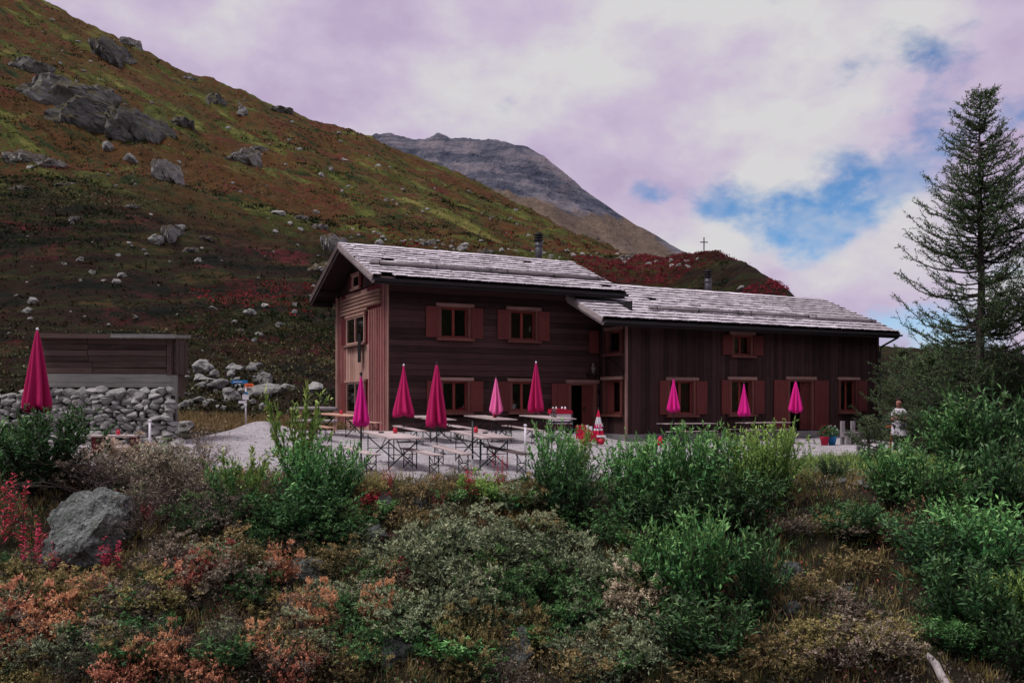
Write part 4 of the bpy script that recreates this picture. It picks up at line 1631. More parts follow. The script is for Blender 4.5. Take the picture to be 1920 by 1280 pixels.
def make_bench(wood, L=2.3, W=0.26, h=0.47):
    root = empty('folding_bench', (0, 0, 0))
    for k in range(2):
        MB().box((-L / 2, -W / 2 + W / 2 * k + 0.002, h - 0.03), (L / 2, -W / 2 + W / 2 * (k + 1) - 0.002, h)).build('seat_plank', wood, root)
    for s in (-1, 1):
        x = s * (L / 2 - 0.26)
        mb = MB()
        for y in (-W / 2 + 0.02, W / 2 - 0.02):
            mb.tube([(x, y, 0), (x, y, h - 0.03)], 0.012, 6)
        mb.tube([(x, -W / 2 + 0.02, 0.23), (x, W / 2 - 0.02, 0.23)], 0.009, 6)
        mb.beam((x, -W / 2 + 0.02, 0.02), (x, W / 2 - 0.02, 0.23), 0.018, 0.018, (1, 0, 0))
        mb.beam((x, W / 2 - 0.02, 0.02), (x, -W / 2 + 0.02, 0.23), 0.018, 0.018, (1, 0, 0))
        mb.build('leg_frame', M['steel_green'], root)
        pts = [(x, 0.11 * math.sin(t), 0.34 - 0.11 * math.cos(t)) for t in np.linspace(-2.2, 2.2, 9)]
        MB().tube([tuple(float(c) for c in p_) for p_ in pts], 0.009, 5).build('hoop', M['steel_green'], root)
        MB().tube([(x, 0, 0.23), (x - s * 0.36, 0, h - 0.035)], 0.010, 5).build('strut', M['steel_green'], root)
    return root


protos = {}


def furniture(kind, wood, a, b, label, group, drop=0.0):
    """place a table or bench with its long axis from a to b (ground points)"""
    key = (kind, wood)
    a, b = Vector((a[0], a[1], 0)), Vector((b[0], b[1], 0))
    mid = (a + b) / 2
    first = key not in protos
    if first:
        protos[key] = make_table(M[wood]) if kind == 'table' else make_bench(M[wood])
        o = protos[key]
    else:
        o = copy_tree(protos[key])
    za, zb = H(a.x, a.y, False), H(b.x, b.y, False)
    o.location = (mid.x, mid.y, (za + zb) / 2 + 0.045 + drop)
    d = b - a
    o.rotation_euler = (0, -math.atan2(zb - za, d.length) * 0.9, math.atan2(d.y, d.x))
    L = 2.4 if kind == 'table' else 2.3
    o.scale = (d.length / L, 1, 1)
    tag(o, label, 'table' if kind == 'table' else 'bench', group)
    return o


TG, BG = 'tables of the hut terrace', 'benches of the hut terrace'
tA = furniture('table', 'table_wood', (-3.50, 23.6), (-2.45, 21.1), 'grey folding table nearest the striped gable corner, at the front edge', TG)
tB = furniture('table', 'table_wood', (-1.25, 23.9), (-0.32, 21.2), 'grey folding table at the front edge beside the bare pole', TG)
furniture('bench', 'table_wood', (-4.15, 22.5), (-3.05, 20.2), 'grey bench left of the nearest left table', BG)
furniture('bench', 'table_wood', (-2.62, 22.1), (-1.62, 19.9), 'grey bench right of the nearest left table', BG)
furniture('bench', 'table_wood', (-1.92, 22.8), (-1.00, 20.3), 'grey bench left of the nearest right table', BG)
furniture('bench', 'dark_bench', (-0.62, 22.6), (0.32, 20.4), 'dark brown bench right of the nearest right table', BG)
tC = furniture('table', 'table_wood', (-3.30, 31.6), (-2.15, 28.9), 'grey table behind the tallest crimson parasol', TG)
tD = furniture('table', 'table_wood', (-1.32, 31.8), (-0.20, 29.0), 'grey table below the faded pink parasol', TG)
tE = furniture('table', 'table_wood', (0.60, 32.0), (1.75, 29.6), 'grey table left of the red and white serving cart', TG)
furniture('bench', 'table_wood', (-3.95, 30.9), (-2.75, 28.0), 'grey bench close to the hut corner', BG)
furniture('bench', 'table_wood', (-2.60, 32.3), (-1.60, 29.7), 'grey bench between the two middle tables, nearer the tallest parasol', BG)
furniture('bench', 'table_wood', (-1.98, 31.0), (-0.86, 28.2), 'grey bench left of the table below the pink parasol', BG)
furniture('bench', 'table_wood', (-0.25, 31.0), (0.85, 28.4), 'grey bench right of the table below the pink parasol', BG)
tF = furniture('table', 'pine_wood', (-7.0, 33.4), (-5.25, 31.2), 'orange pine table in front of the striped gable', TG)
furniture('bench', 'pine_wood', (-7.3, 32.0), (-5.9, 29.6), 'orange pine bench left of the pine table', BG)
furniture('bench', 'pine_wood', (-6.2, 34.6), (-4.75, 32.4), 'orange pine bench right of the pine table', BG)
gp = [hw(10.6, -3.2, 0), hw(13.1, -3.2, 0), hw(14.7, -3.3, 0), hw(17.2, -3.3, 0)]
tG = furniture('table', 'table_wood', gp[0], gp[1], 'grey table below the leftmost annex window', TG)
tH = furniture('table', 'table_wood', gp[2], gp[3], 'grey table below the middle annex window', TG)
for (a_, b_), lab in (((hw(10.3, -3.95, 0), hw(12.8, -3.95, 0)), 'grey bench in front of the table at the leftmost annex window'),
                      ((hw(14.4, -4.05, 0), hw(16.9, -4.05, 0)), 'grey bench in front of the table at the middle annex window'),
                      ((hw(14.6, -2.5, 0), hw(17.1, -2.5, 0)), 'grey bench against the annex wall at the middle window')):
    furniture('bench', 'table_wood', a_, b_, lab, BG)

# rough plank table with a stump leg by the stone wall
p = at(215, 25.8)
ro = empty('plank_table', (p.x, p.y, H(p.x, p.y, False)), 0.05, 'rough plank table on brown legs in front of the dry stone wall', 'table')
top = zpix(815, 25.8) - ro.location.z
for k in range(3):
    MB().box((-0.75, -0.36 + 0.24 * k, top - 0.045), (0.75, -0.125 + 0.24 * k, top)).build('top_plank', M['table_wood'], ro)
for x in (-0.55, 0.5):
    MB().box((x, -0.25, 0), (x + 0.14, 0.25, top - 0.045)).build('leg', M['shutter'], ro)


def jar(table, dx, dy, label):
    m = table.matrix_basis
    h = 0.77 if table is not ro else top
    p_ = m @ Vector((dx, dy, h))
    j = empty('candle_jar', p_ + Vector((0, 0, 0.002)), 0, label, 'jar', 'red candle jars on the tables')
    MB().lathe([(0.045, 0), (0.055, 0.02), (0.055, 0.10), (0.045, 0.125)], 14).build('glass', M['red_glass'], j, True)
    MB().lathe([(0.046, 0.125), (0.048, 0.15), (0.02, 0.155)], 12).build('lid', M['red_plastic'], j, True)


jar(tA, -0.35, 0.2, 'red candle jar on the nearest left table')
jar(tB, -0.35, 0.0, 'red candle jar on the nearest right table')
jar(tD, 0.15, 0.1, 'red candle jar on the table below the pink parasol')
jar(tF, -0.1, 0.1, 'red candle jar on the orange pine table')
jar(ro, 0.1, 0.0, 'red candle jar on the rough plank table by the stone wall')
for tb, dx, dy, lab in ((tA, -0.55, -0.1, 'black ashtray on the nearest left table'), (tB, -0.1, 0.15, 'black ashtray on the nearest right table')):
    o = MB().lathe([(0.06, 0), (0.075, 0.03), (0.065, 0.032), (0.05, 0.012)], 14).build('ashtray', M['black'], None, True, loc=tb.matrix_basis @ Vector((dx, dy, 0.772)))
    tag(o, lab, 'ashtray', 'ashtrays on the tables')

# white rope posts
for px, Y, py0, lab in ((985, 25.5, 795, 'tall slim white post left of the front green willow'),
                        (1008, 27.5, 820, 'short white post half hidden behind the front green willow'),
                        (281, 25.0, 786, 'slim white post to the right of the rough plank table'),
                        (601, 29.5, 815, 'short white post in front of the pine bench')):
    p = at(px, Y)
    zg = H(p.x, p.y, False) + 0.03
    r_ = empty('white_post', (p.x, p.y, zg), 0, lab, 'post')
    hh = zpix(py0, Y) - zg
    MB().tube([(0, 0, 0), (0, 0, hh - 0.05)], 0.032, 10).build('shaft', M['white'], r_, True)
    MB().lathe([(0.045, hh - 0.055), (0.052, hh - 0.03), (0.03, hh)], 10).build('cap', M['white'], r_, True)

# rail fence left of the gable
p0, p1 = at(545, 38.0), at(632, 36.0)
fz = lambda p: H(p.x, p.y, False)
fe = empty('rail_fence', (p0.x, p0.y, fz(p0)), 0, 'low fence of two grey log rails beside the striped gable', 'fence')
q1 = p1 - p0
for py_, r_ in ((766, 0.075), (789, 0.06)):
    za, zb = zpix(py_, 38.0) - fz(p0), zpix(py_, 36.0) - fz(p0)
    MB().tube([(0, 0, za), (q1.x / 2, q1.y / 2, (za + zb) / 2 + 0.02), (q1.x, q1.y, zb)], r_, 8).build('rail', M['log_grey'], fe, True)
for t_ in (0.2, 0.55, 0.95):
    MB().box((q1.x * t_ - 0.06, q1.y * t_ + 0.07, -0.2), (q1.x * t_ + 0.06, q1.y * t_ + 0.18, zpix(763, 37) - fz(p0))).build('post', M['pine_wood'], fe)

# signpost
p = at(461, 37.0)
zg = H(p.x, p.y)
sp = empty('hiking_signpost', (p.x, p.y, zg), 0, 'hiking signpost with blue and orange arrow boards beside the boulder heap', 'signpost')
S = 37.0 / FPX
zz = lambda py: zpix(py, 37.0) - zg
MB().tube([(0, 0, -0.2), (0, 0, zz(719))], 0.034, 10).build('post', M['white'], sp, True)


def arrow(x0, x1, z0, z1, tip, mat, parent, y=-0.05):
    m_ = (z0 + z1) / 2
    d = 0.09
    poly = [(x0, z0), (x1 - d, z0), (x1, m_), (x1 - d, z1), (x0, z1)] if tip > 0 else [(x0 + d, z0), (x1, z0), (x1, z1), (x0 + d, z1), (x0, m_)]
    return MB().prism(poly, 1, y - 0.012, y).build('arrow_board', mat, parent)


b1 = arrow(-28 * S, 4 * S, zz(719.5), zz(712.5), -1, M['blue'], sp)
b2 = arrow(-1 * S, 17 * S, zz(725.5), zz(718.6), 1, M['orange'], sp, -0.07)
b3 = arrow(-1 * S, 6 * S, zz(739), zz(734), 1, M['blue'], sp, -0.06)
for bd, x0, x1, zc_, m_ in ((b1, -22, -6, 716, 'white'), (b2, 3, 12, 722, 'red_plastic')):
    mb = MB()
    for k, (a_, b_) in enumerate(((0, 0.35), (0.4, 0.62), (0.68, 1.0))):
        mb.box(((x0 + (x1 - x0) * a_) * S, -0.088, zz(zc_ + 0.7)), ((x0 + (x1 - x0) * b_) * S, -0.063, zz(zc_ - 0.5)))
    mb.build('lettering', M[m_], bd)
MB().box((-6 * S, -0.06, zz(749)), (6 * S, -0.045, zz(739.5))).build('notice_panel', M['white'], sp)
MB().box((-13 * S, -0.05, zz(756)), (-1 * S, -0.035, zz(751))).build('small_board', M['white'], sp)
MB().prism([(3.2 * S * math.cos(a_), zz(758) + 3.2 * S * math.sin(a_)) for a_ in np.linspace(0, 2 * math.pi, 14, endpoint=False)], 1, -0.06, -0.045).build('round_plate', M['white'], sp)

# serving cart by the door
p = at(1050, 34.0)
zg = H(p.x, p.y, False) + 0.03
cart = empty('serving_cart', (p.x, p.y, zg), 0.25, 'wheeled serving cart with a white box under a red cover beside the hut door', 'cart')
zc1 = lambda py: zpix(py, 34.0) - zg
MB().box((-0.34, -0.25, zc1(789)), (0.36, 0.25, zc1(775))).build('white_box', M['white'], cart)
mb = MB()
mb.prism([(-0.40, zc1(775.5)), (0.40, zc1(775.5)), (0.38, zc1(769)), (0.0, zc1(765.5)), (-0.38, zc1(767))], 1, -0.29, 0.29)
mb.build('red_cover', M['red_plastic'], cart)
for x, y in ((-0.2, -0.15), (0.05, -0.1), (0.22, 0.05)):
    MB().lathe([(0.03, zc1(768)), (0.045, zc1(768) + 0.04), (0.02, zc1(768) + 0.12)], 10, (x, y, 0)).build('cup', M['white'], cart, True)
mb = MB()
for x in (-0.42, 0.42):
    for y in (-0.24, 0.24):
        mb.tube([(x, y, 0.10), (x, y, zc1(772))], 0.015, 6)
for z_ in (0.35, zc1(790.5)):
    for y in (-0.24, 0.24):
        mb.tube([(-0.42, y, z_), (0.42, y, z_)], 0.012, 6)
mb.build('frame', M['chimney'], cart)
MB().box((-0.42, -0.24, 0.36), (0.42, 0.24, 0.385)).build('shelf', M['white'], cart)
for x in (-0.38, 0.38):
    for y in (-0.26, 0.26):
        MB().tube([(x, y - 0.025, 0.12), (x, y + 0.025, 0.12)], 0.12, 16).build('wheel', M['black'], cart, True)
for k in range(3):
    o = MB().lathe([(0.05, 0), (0.055, 0.18), (0.03, 0.26), (0.035, 0.33)], 12).build('carafe', M['glass'], None, True, loc=tE.matrix_basis @ Vector((0.1 + 0.22 * k, 0.15 - 0.08 * k, 0.772)))
    tag(o, ('leftmost', 'middle', 'rightmost')[k] + ' clear glass carafe on the table left of the serving cart', 'carafe', 'carafes on the table by the cart')

# red ride-on toy half hidden by the willow, with a red box behind it
p = at(1108, 29.0)
zg = H(p.x, p.y, False) + 0.035
toy = empty('ride_on_toy', (p.x, p.y, zg), 0.1, 'red and white plastic ride-on toy on the gravel behind the willows', 'toy')
MB().prism([(-0.32, 0.10), (0.42, 0.10), (0.45, 0.18), (0.2, 0.24), (0.05, 0.42), (-0.08, 0.50), (-0.2, 0.44), (-0.26, 0.3), (-0.36, 0.24)], 1, -0.13, 0.13).build('body', M['red_plastic'], toy)
MB().box((0.16, -0.15, 0.24), (0.46, 0.15, 0.29)).build('seat', M['white'], toy)
MB().tube([(-0.12, -0.2, 0.60), (-0.12, 0.2, 0.60)], 0.018, 8).build('handlebar', M['white'], toy, True)
MB().tube([(-0.12, 0, 0.45), (-0.12, 0, 0.60)], 0.018, 8).build('stem', M['white'], toy, True)
for x, y in ((-0.24, -0.17), (-0.24, 0.17), (0.3, -0.17), (0.3, 0.17)):
    MB().tube([(x, y - 0.03, 0.10), (x, y + 0.03, 0.10)], 0.10, 14).build('wheel', M['red_plastic'], toy, True)
p = at(1094, 31.5)
zg = H(p.x, p.y, False) + 0.035
cb = empty('cool_box', (p.x, p.y, zg), -0.15, 'red cool box with a white end standing in front of the door', 'cool box')
MB().box((-0.25, -0.2, 0.0), (0.18, 0.2, 0.40)).build('body', M['red_plastic'], cb)
MB().box((0.182, -0.19, 0.02), (0.30, 0.19, 0.42)).build('side_panel', M['white'], cb)
MB().box((-0.26, -0.21, 0.402), (0.18, 0.21, 0.46)).build('lid', M['red_plastic'], cb)
p = at(1238, 28.5)
zg = H(p.x, p.y, False) + 0.035
ln = empty('red_lantern', (p.x, p.y, zg + 0.0), 0, 'small red lantern on a stake amid the willow leaves below the annex', 'lantern')
MB().tube([(0, 0, 0), (0, 0, 0.28)], 0.012, 6).build('stake', M['iron'], ln, True)
MB().lathe([(0.07, 0.28), (0.09, 0.30), (0.09, 0.48), (0.05, 0.54), (0.02, 0.58)], 12).build('body', M['red_plastic'], ln, True)

# flower pots and weathered bench near the right end
for px, Y, mt, lab, fl in ((1546, 35.0, 'red_plastic', 'red flower pot with dark leaves beside the annex door', 'redleaf'),
                           (1560, 35.2, 'blue', 'blue flower pot with white flowers beside the weathered bench', 'white')):
    p = at(px, Y)
    zg = H(p.x, p.y, False) + 0.035
    fp = empty('flower_pot', (p.x, p.y, zg), 0, lab, 'flower pot')
    MB().lathe([(0.12, 0), (0.17, 0.28), (0.185, 0.29), (0.185, 0.33), (0.15, 0.33), (0.14, 0.27)], 16).build('pot', M[mt], fp, True)
    g_ = np.random.default_rng(px)
    n = 260
    D = g_.normal(size=(n, 3)); D[:, 2] = np.abs(D[:, 2]) + 0.3
    B = D / np.linalg.norm(D, axis=1, keepdims=True) * (g_.random((n, 1)) ** 0.5) * [0.26, 0.26, 0.42] + [0, 0, 0.30]
    add('leaves', quads_mesh('leaves', B, D, g_.normal(size=(n, 3)), g_.uniform(0.06, 0.13, n), g_.uniform(0.03, 0.05, n), g_.random(n), M['willow_d']), fp)
    mb = MB()
    for k in range(14):
        d = Vector((g_.normal(), g_.normal(), abs(g_.normal()) + 0.4)).normalized()
        c = Vector((d.x * 0.26, d.y * 0.26, 0.34 + d.z * 0.42))
        for q in range(5):
            a_ = q * 1.257
            mb.beam(c, c + Vector((math.cos(a_), math.sin(a_) * 0.6, 0.5)) * 0.035, 0.028, 0.006)
    mb.build('flowers', M['white'] if fl == 'white' else M['red_plastic'], fp)

bp0 = at(1578, 35.6)
zg = H(bp0.x, bp0.y, False) + 0.03
wbn = empty('weathered_bench', (bp0.x, bp0.y, zg), 0.25, 'weathered grey timber bench frame standing by the right end of the annex', 'bench')
for x in (0.0, 0.46):
    for y in (0.0,):
        MB().box((x, y, 0.30), (x + 0.15, y + 0.10, 0.92)).build('back_post', M['log_grey'], wbn)
        MB().box((x, y - 0.36, 0.0), (x + 0.13, y - 0.24, 0.44)).build('front_leg', M['log_grey'], wbn)
        MB().box((x, y - 0.24, 0.30), (x + 0.13, y - 0.005, 0.43)).build('side_rail', M['log_grey'], wbn)
        MB().box((x, y + 0.0, 0.0), (x + 0.14, y + 0.10, 0.295)).build('rear_leg', M['concrete'], wbn)
MB().box((-0.05, -0.42, 0.442), (0.66, -0.16, 0.50)).build('seat_plank', M['log_grey'], wbn)
MB().box((0.02, -0.12, 0.442), (0.62, -0.004, 0.49)).build('seat_plank', M['log_grey'], wbn)

# cross on the knoll
best = max((((H(px2x(1320, y_), y_) - CAM_H) / y_), y_) for y_ in np.linspace(80, 130, 60))
p = at(1320, float(best[1]))
cr_ = empty('summit_cross', (p.x, p.y, p.z - 0.3), 0.1, 'slim dark summit cross on the knoll above the annex roof', 'cross')
hh = 1.95
MB().box((-0.05, -0.05, 0), (0.05, 0.05, hh)).build('post', M['iron'], cr_)
MB().box((-0.45, -0.04, hh - 0.60), (0.45, 0.04, hh - 0.50)).build('crossbar', M['iron'], cr_)

# ------------------------------------------------------------------ rocks
def rock_at(px, py, wpx, hpx, label, name='boulder', group=None, mat='rock', seed=None, sink=0.25, Y=None, cat='boulder', depth=0.8, rz=None):
    """py is the foot of the rock in the photograph"""
    r = random.Random(int(px * 7 + py * 13) if seed is None else seed)
    p = hit(px, py) if Y is None else at(px, Y)
    if p is None:
        return None
    w, h = wpx / FPX * p.y, hpx / FPX * p.y
    if name == 'rock_outcrop' and mat != 'rock':
        key = ('R', mat)
        if key not in protos:
            protos[key] = [with_mat(m_, M[mat]) for m_ in CRAGS]
        dp = max(w * 0.45, h * 1.1)
        o = add(name, r.choice(protos[key]), None, (p.x, p.y + dp * 0.85, p.z + h * 0.30), (0, r.uniform(-0.12, 0.12), r.uniform(-0.35, 0.35)), (w * 0.44, dp * 0.8, h * 0.60))
        return tag(o, label, cat, group)
    key = ('R', mat)
    if key not in protos:
        src = {'rock_big': CRAGS, 'boulder': BIG, 'rock_pale': CRAGS}.get(mat, ROCKS)
        protos[key] = [with_mat(m_, M[mat]) for m_ in src]
    me_ = protos[key][r.randrange(len(protos[key]))]
    o = add(name, me_, None, (p.x, p.y + w * (0.2 if name != 'rock_outcrop' else 0.32), p.z + h * (0.5 - sink) + (w * 0.08 if name == 'rock_outcrop' else 0)),
            (r.uniform(-0.2, 0.2), r.uniform(-0.25, 0.25), r.uniform(0, 6.28) if rz is None else rz),
            (w * 0.58, w * 0.58 * depth, h * 0.80))
    return tag(o, label, cat, group)


# single boulders of the near slope
rock_at(152, 1072, 148, 150, 'big speckled grey boulder on the slope below the dark twiggy shrubs', mat='boulder', seed=3, sink=0.12, rz=0.4, depth=0.9)
rock_at(722, 962, 48, 36, 'flat pale grey rock on the bank just under the left table', mat='boulder', sink=0.15)
rock_at(788, 957, 30, 28, 'small pale rock on the bank right of the flat grey one', mat='boulder', sink=0.15)
rock_at(705, 1022, 62, 46, 'dull purple grey rock half sunk in brown grass on the bank', mat='boulder', sink=0.3)
rock_at(572, 1092, 80, 52, 'grey ridged rock between the green and orange shrubs', mat='boulder')
rock_at(745, 1240, 66, 58, 'rounded dark grey rock at the lower middle of the slope', mat='boulder')
rock_at(968, 1238, 92, 62, 'wide dark rock under the ochre shrub at the bottom', mat='boulder')
rock_at(1488, 1100, 46, 46, 'pale angular boulder right of the big mid-slope willow', mat='boulder', sink=0.1)
rock_at(1484, 1150, 32, 24, 'small grey stone below the pale angular boulder', mat='boulder')
rock_at(1585, 1118, 40, 18, 'low grey stone in the grassy gap of the right slope', mat='boulder')
rock_at(1600, 1140, 30, 16, 'lowest grey stone in the grassy gap of the right slope', mat='boulder')
rock_at(857, 902, 44, 16, 'long pale stone lying on the terrace edge below the near benches', mat='rock', sink=0.1, depth=0.5, rz=0.0)
rock_at(790, 908, 60, 10, 'thin pale kerb stone on the terrace edge left of the long stone', mat='rock', sink=0.2, depth=0.5, rz=0.0)
rock_at(970, 905, 70, 12, 'pale kerb stone on the terrace edge right of the long stone', mat='rock', sink=0.2, depth=0.5, rz=0.0)
r4 = random.Random(3)
for k in range(16):
    rock_at(1525 + k * 7.5 + r4.uniform(-6, 6), 900 + r4.uniform(-18, 14), r4.uniform(13, 30), r4.uniform(7, 15), 'small white border stone round the dark juniper', 'border_stone', 'border stones round the juniper', cat='stone')
# boulder heap behind the signpost
for px, py, w, h, lab in ((590, 737, 42, 24, 'large rounded grey boulder beside the striped gable'),
                          (497, 722, 32, 27, 'grey cubic boulder just right of the signpost arrows'),
                          (376, 700, 34, 28, 'squared pale boulder at the top left of the boulder heap'),
                          (437, 698, 28, 17, 'flat pale boulder at the top of the heap above the blue arrow'),
                          (468, 698, 22, 15, 'small pale boulder at the top right of the heap'),
                          (485, 745, 70, 26, 'long tilted slab lying right of the signpost'),
                          (538, 733, 24, 15, 'pale boulder between the tilted slab and the rounded boulder'),
                          (430, 752, 44, 30, 'broad pale boulder just left of the signpost post'),
                          (408, 735, 46, 30, 'pale boulder in the middle of the heap'),
                          (340, 812, 44, 24, 'broad pale rock at the right foot of the stone wall')):
    rock_at(px, py, w, h, lab, sink=0.15)
for k in range(46):
    rock_at(r4.uniform(342, 512), r4.uniform(690, 772), r4.uniform(9, 26), r4.uniform(7, 17), 'pale grey stone of the boulder heap behind the signpost', 'heap_stone', 'stones of the boulder heap', cat='stone', sink=0.2)
for k in range(10):
    rock_at(r4.uniform(0, 60), r4.uniform(748, 815), r4.uniform(20, 44), r4.uniform(12, 22), 'pale stone tumbled at the left end of the stone wall', 'heap_stone', 'stones tumbled left of the wall', cat='stone', sink=0.2, Y=r4.uniform(27.5, 28.8))

# crags and outcrops of the hillside
OUT = [(60, 196, 130, 96, 'broad layered crag at the far left edge of the hillside'),
       (112, 236, 110, 80, 'steep grey crag stepping down right of the far left crag'),
       (212, 262, 100, 92, 'dark shaded crag right of the layered crags'),
       (245, 264, 42, 70, 'dark rock pillar at the right end of the shaded crag'),
       (18, 308, 80, 40, 'blocky pale outcrop at the left edge below the crags'),
       (75, 312, 62, 24, 'flat pale slab beside the blocky left outcrop'),
       (288, 334, 46, 52, 'pale upright outcrop in the middle of the left hillside'),
       (440, 304, 54, 42, 'dark outcrop with bushes in the middle of the hillside'),
       (172, 104, 62, 60, 'dark crag on the upper left skyline'),
       (232, 82, 36, 20, 'small dark rock perched on the skyline'),
       (216, 118, 30, 26, 'rock just below the skyline crag'),
       (390, 194, 44, 30, 'pale green boulder below the upper skyline'),
       (453, 218, 20, 20, 'grey boulder right of the pale green boulder'),
       (296, 0, 40, 30, 'x'),
       (30, 130, 70, 40, 'grey ledge on the upper left slope above the layered crag'),
       (160, 178, 60, 34, 'dark ledge between the layered crag and the skyline crag'),
       (90, 160, 44, 26, 'small dark ledge over the layered crag'),
       (330, 236, 46, 24, 'low dark ledge right of the shaded crag'),
       (350, 150, 30, 14, 'dark rock on the skyline above the pale green boulder'),
       (480, 285, 30, 18, 'dark rock right of the bushy outcrop'),
       (612, 472, 44, 46, 'pale fractured outcrop above the hut gable roof'),
       (598, 516, 56, 34, 'lower pale outcrop touching the left roof edge'),
       (594, 430, 34, 14, 'flat boulder above the fractured outcrop'),
       (300, 455, 34, 46, 'pale broken ledge on the dark lower hillside'),
       (290, 458, 22, 18, 'pale rock under the broken ledge'),
       (352, 474, 30, 16, 'flat pale rock right of the broken ledge'),
       (378, 449, 26, 10, 'thin pale slab right of the broken ledge'),
       (336, 432, 16, 14, 'small pale rock beside the broken ledge'),
       (132, 418, 26, 18, 'pale rock on the dark left slope'),
       (238, 391, 28, 12, 'low pale rock on the left slope above the ledge'),
       (28, 358, 44, 16, 'pale ledge at the left edge of the lower hillside'),
       (118, 350, 56, 14, 'string of pale stones below the pale slab'),
       (198, 284, 18, 20, 'upright pale rock below the shaded crag'),
       (243, 306, 20, 18, 'small pale rock left of the upright outcrop'),
       (1180, 487, 40, 16, 'pale rock on the crest right of the hut chimney'),
       (985, 384, 12, 14, 'dark rock standing on the far crest'),
       (1390, 545, 14, 10, 'grey rock on the knoll beside the annex chimney'),
       (800, 462, 28, 18, 'pale rock above the middle of the hut roof'),
       (905, 476, 30, 12, 'pale rock above the roof left of the chimney'),
       (866, 470, 20, 12, 'small pale rock above the hut roof'),
       (710, 462, 14, 12, 'grey rock above the left of the hut roof'),
       (560, 412, 26, 12, 'pale boulder on the path crest left of the flat boulder'),
       (520, 404, 22, 10, 'small pale boulder further up the crest'),
       (468, 592, 24, 14, 'pale boulder on the lower hillside left of the gable'),
       (445, 622, 26, 8, 'flat white stone below the pale boulder'),
       (515, 210, 50, 16, 'pale flat rocks along the upper skyline')]
for px, py, w, h, lab in OUT:
    if lab == 'x':
        continue
    big = w > 40 and py < 340
    rock_at(px, py, w * 1.12, h * 1.1, lab, 'rock_outcrop', mat='rock_big' if (big and py < 270) else ('rock_pale' if w > 24 else 'rock'), cat='rock', sink=0.18, depth=0.85)
r5 = random.Random(77)
for k in range(72):
    px, py = r5.uniform(0, 630), r5.uniform(300, 640)
    s = r5.choice((4, 5, 6, 7, 9, 12)) * r5.uniform(0.7, 1.3)
    rock_at(px, py, s * 1.4, s, 'small pale stone scattered on the dark lower hillside', 'hillside_stone', 'stones scattered on the lower hillside', cat='stone', sink=0.40)
for k in range(54):
    px = r5.uniform(640, 1310)
    py = lerp(*YA, px) + r5.uniform(-2, 16)
    s = r5.uniform(4, 10)
    rock_at(px, py, s * 1.5, s, 'small pale stone along the crest above the hut roof', 'hillside_stone', 'stones along the crest above the roof', cat='stone', sink=0.40)
for k in range(60):
    px = r5.uniform(60, 1050)
    py = lerp(*YB, px) + r5.uniform(6, 120)
    if py < lerp(*YA, px) - 5 and py > 2:
        s = r5.uniform(3, 8)
        rock_at(px, py, s * 1.5, s, 'small grey stone on the upper green hillside', 'hillside_stone', 'stones on the upper hillside', cat='stone', sink=0.40)

# ------------------------------------------------------------------ foliage generators
class Leaves:
    def __init__(self):
        self.b, self.d, self.n, self.l, self.w, self.t = [], [], [], [], [], []

    def put(self, b, d, n, l, w, t):
        self.b.append(b); self.d.append(d); self.n.append(n); self.l.append(l); self.w.append(w); self.t.append(t)

    def mesh(self, name, mat, bend=0.25):
        c = np.concatenate
        return quads_mesh(name, c(self.b), c(self.d), c(self.n), c(self.l), c(self.w), c(self.t), mat, bend)


def twig_mesh(name, lines, mat):
    """lines: list of (points, r0, r1); three-sided tubes"""
    V, F = [], []
    for pts, r0, r1 in lines:
        pts = np.asarray(pts)
        n = len(pts)
        rad = np.linspace(r0, r1, n)
        d = np.gradient(pts, axis=0)
        d /= np.maximum(np.linalg.norm(d, axis=1, keepdims=True), 1e-6)
        ref = np.where(np.abs(d[:, 2:3]) < 0.9, np.array([[0, 0, 1.0]]), np.array([[1.0, 0, 0]]))
        s = np.cross(d, ref)
        s /= np.maximum(np.linalg.norm(s, axis=1, keepdims=True), 1e-6)
        u = np.cross(s, d)
        i0 = len(V) * 3
        for k in range(n):
            V.append(np.stack([pts[k] + rad[k] * (math.cos(a_) * s[k] + math.sin(a_) * u[k]) for a_ in (0, 2.094, 4.189)]))
        for k in range(n - 1):
            for j in range(3):
                a_, b_ = i0 + k * 3 + j, i0 + k * 3 + (j + 1) % 3
                F.append((a_, b_, b_ + 3, a_ + 3))
    return raw_mesh(name, np.concatenate(V), np.array(F), mat, True)


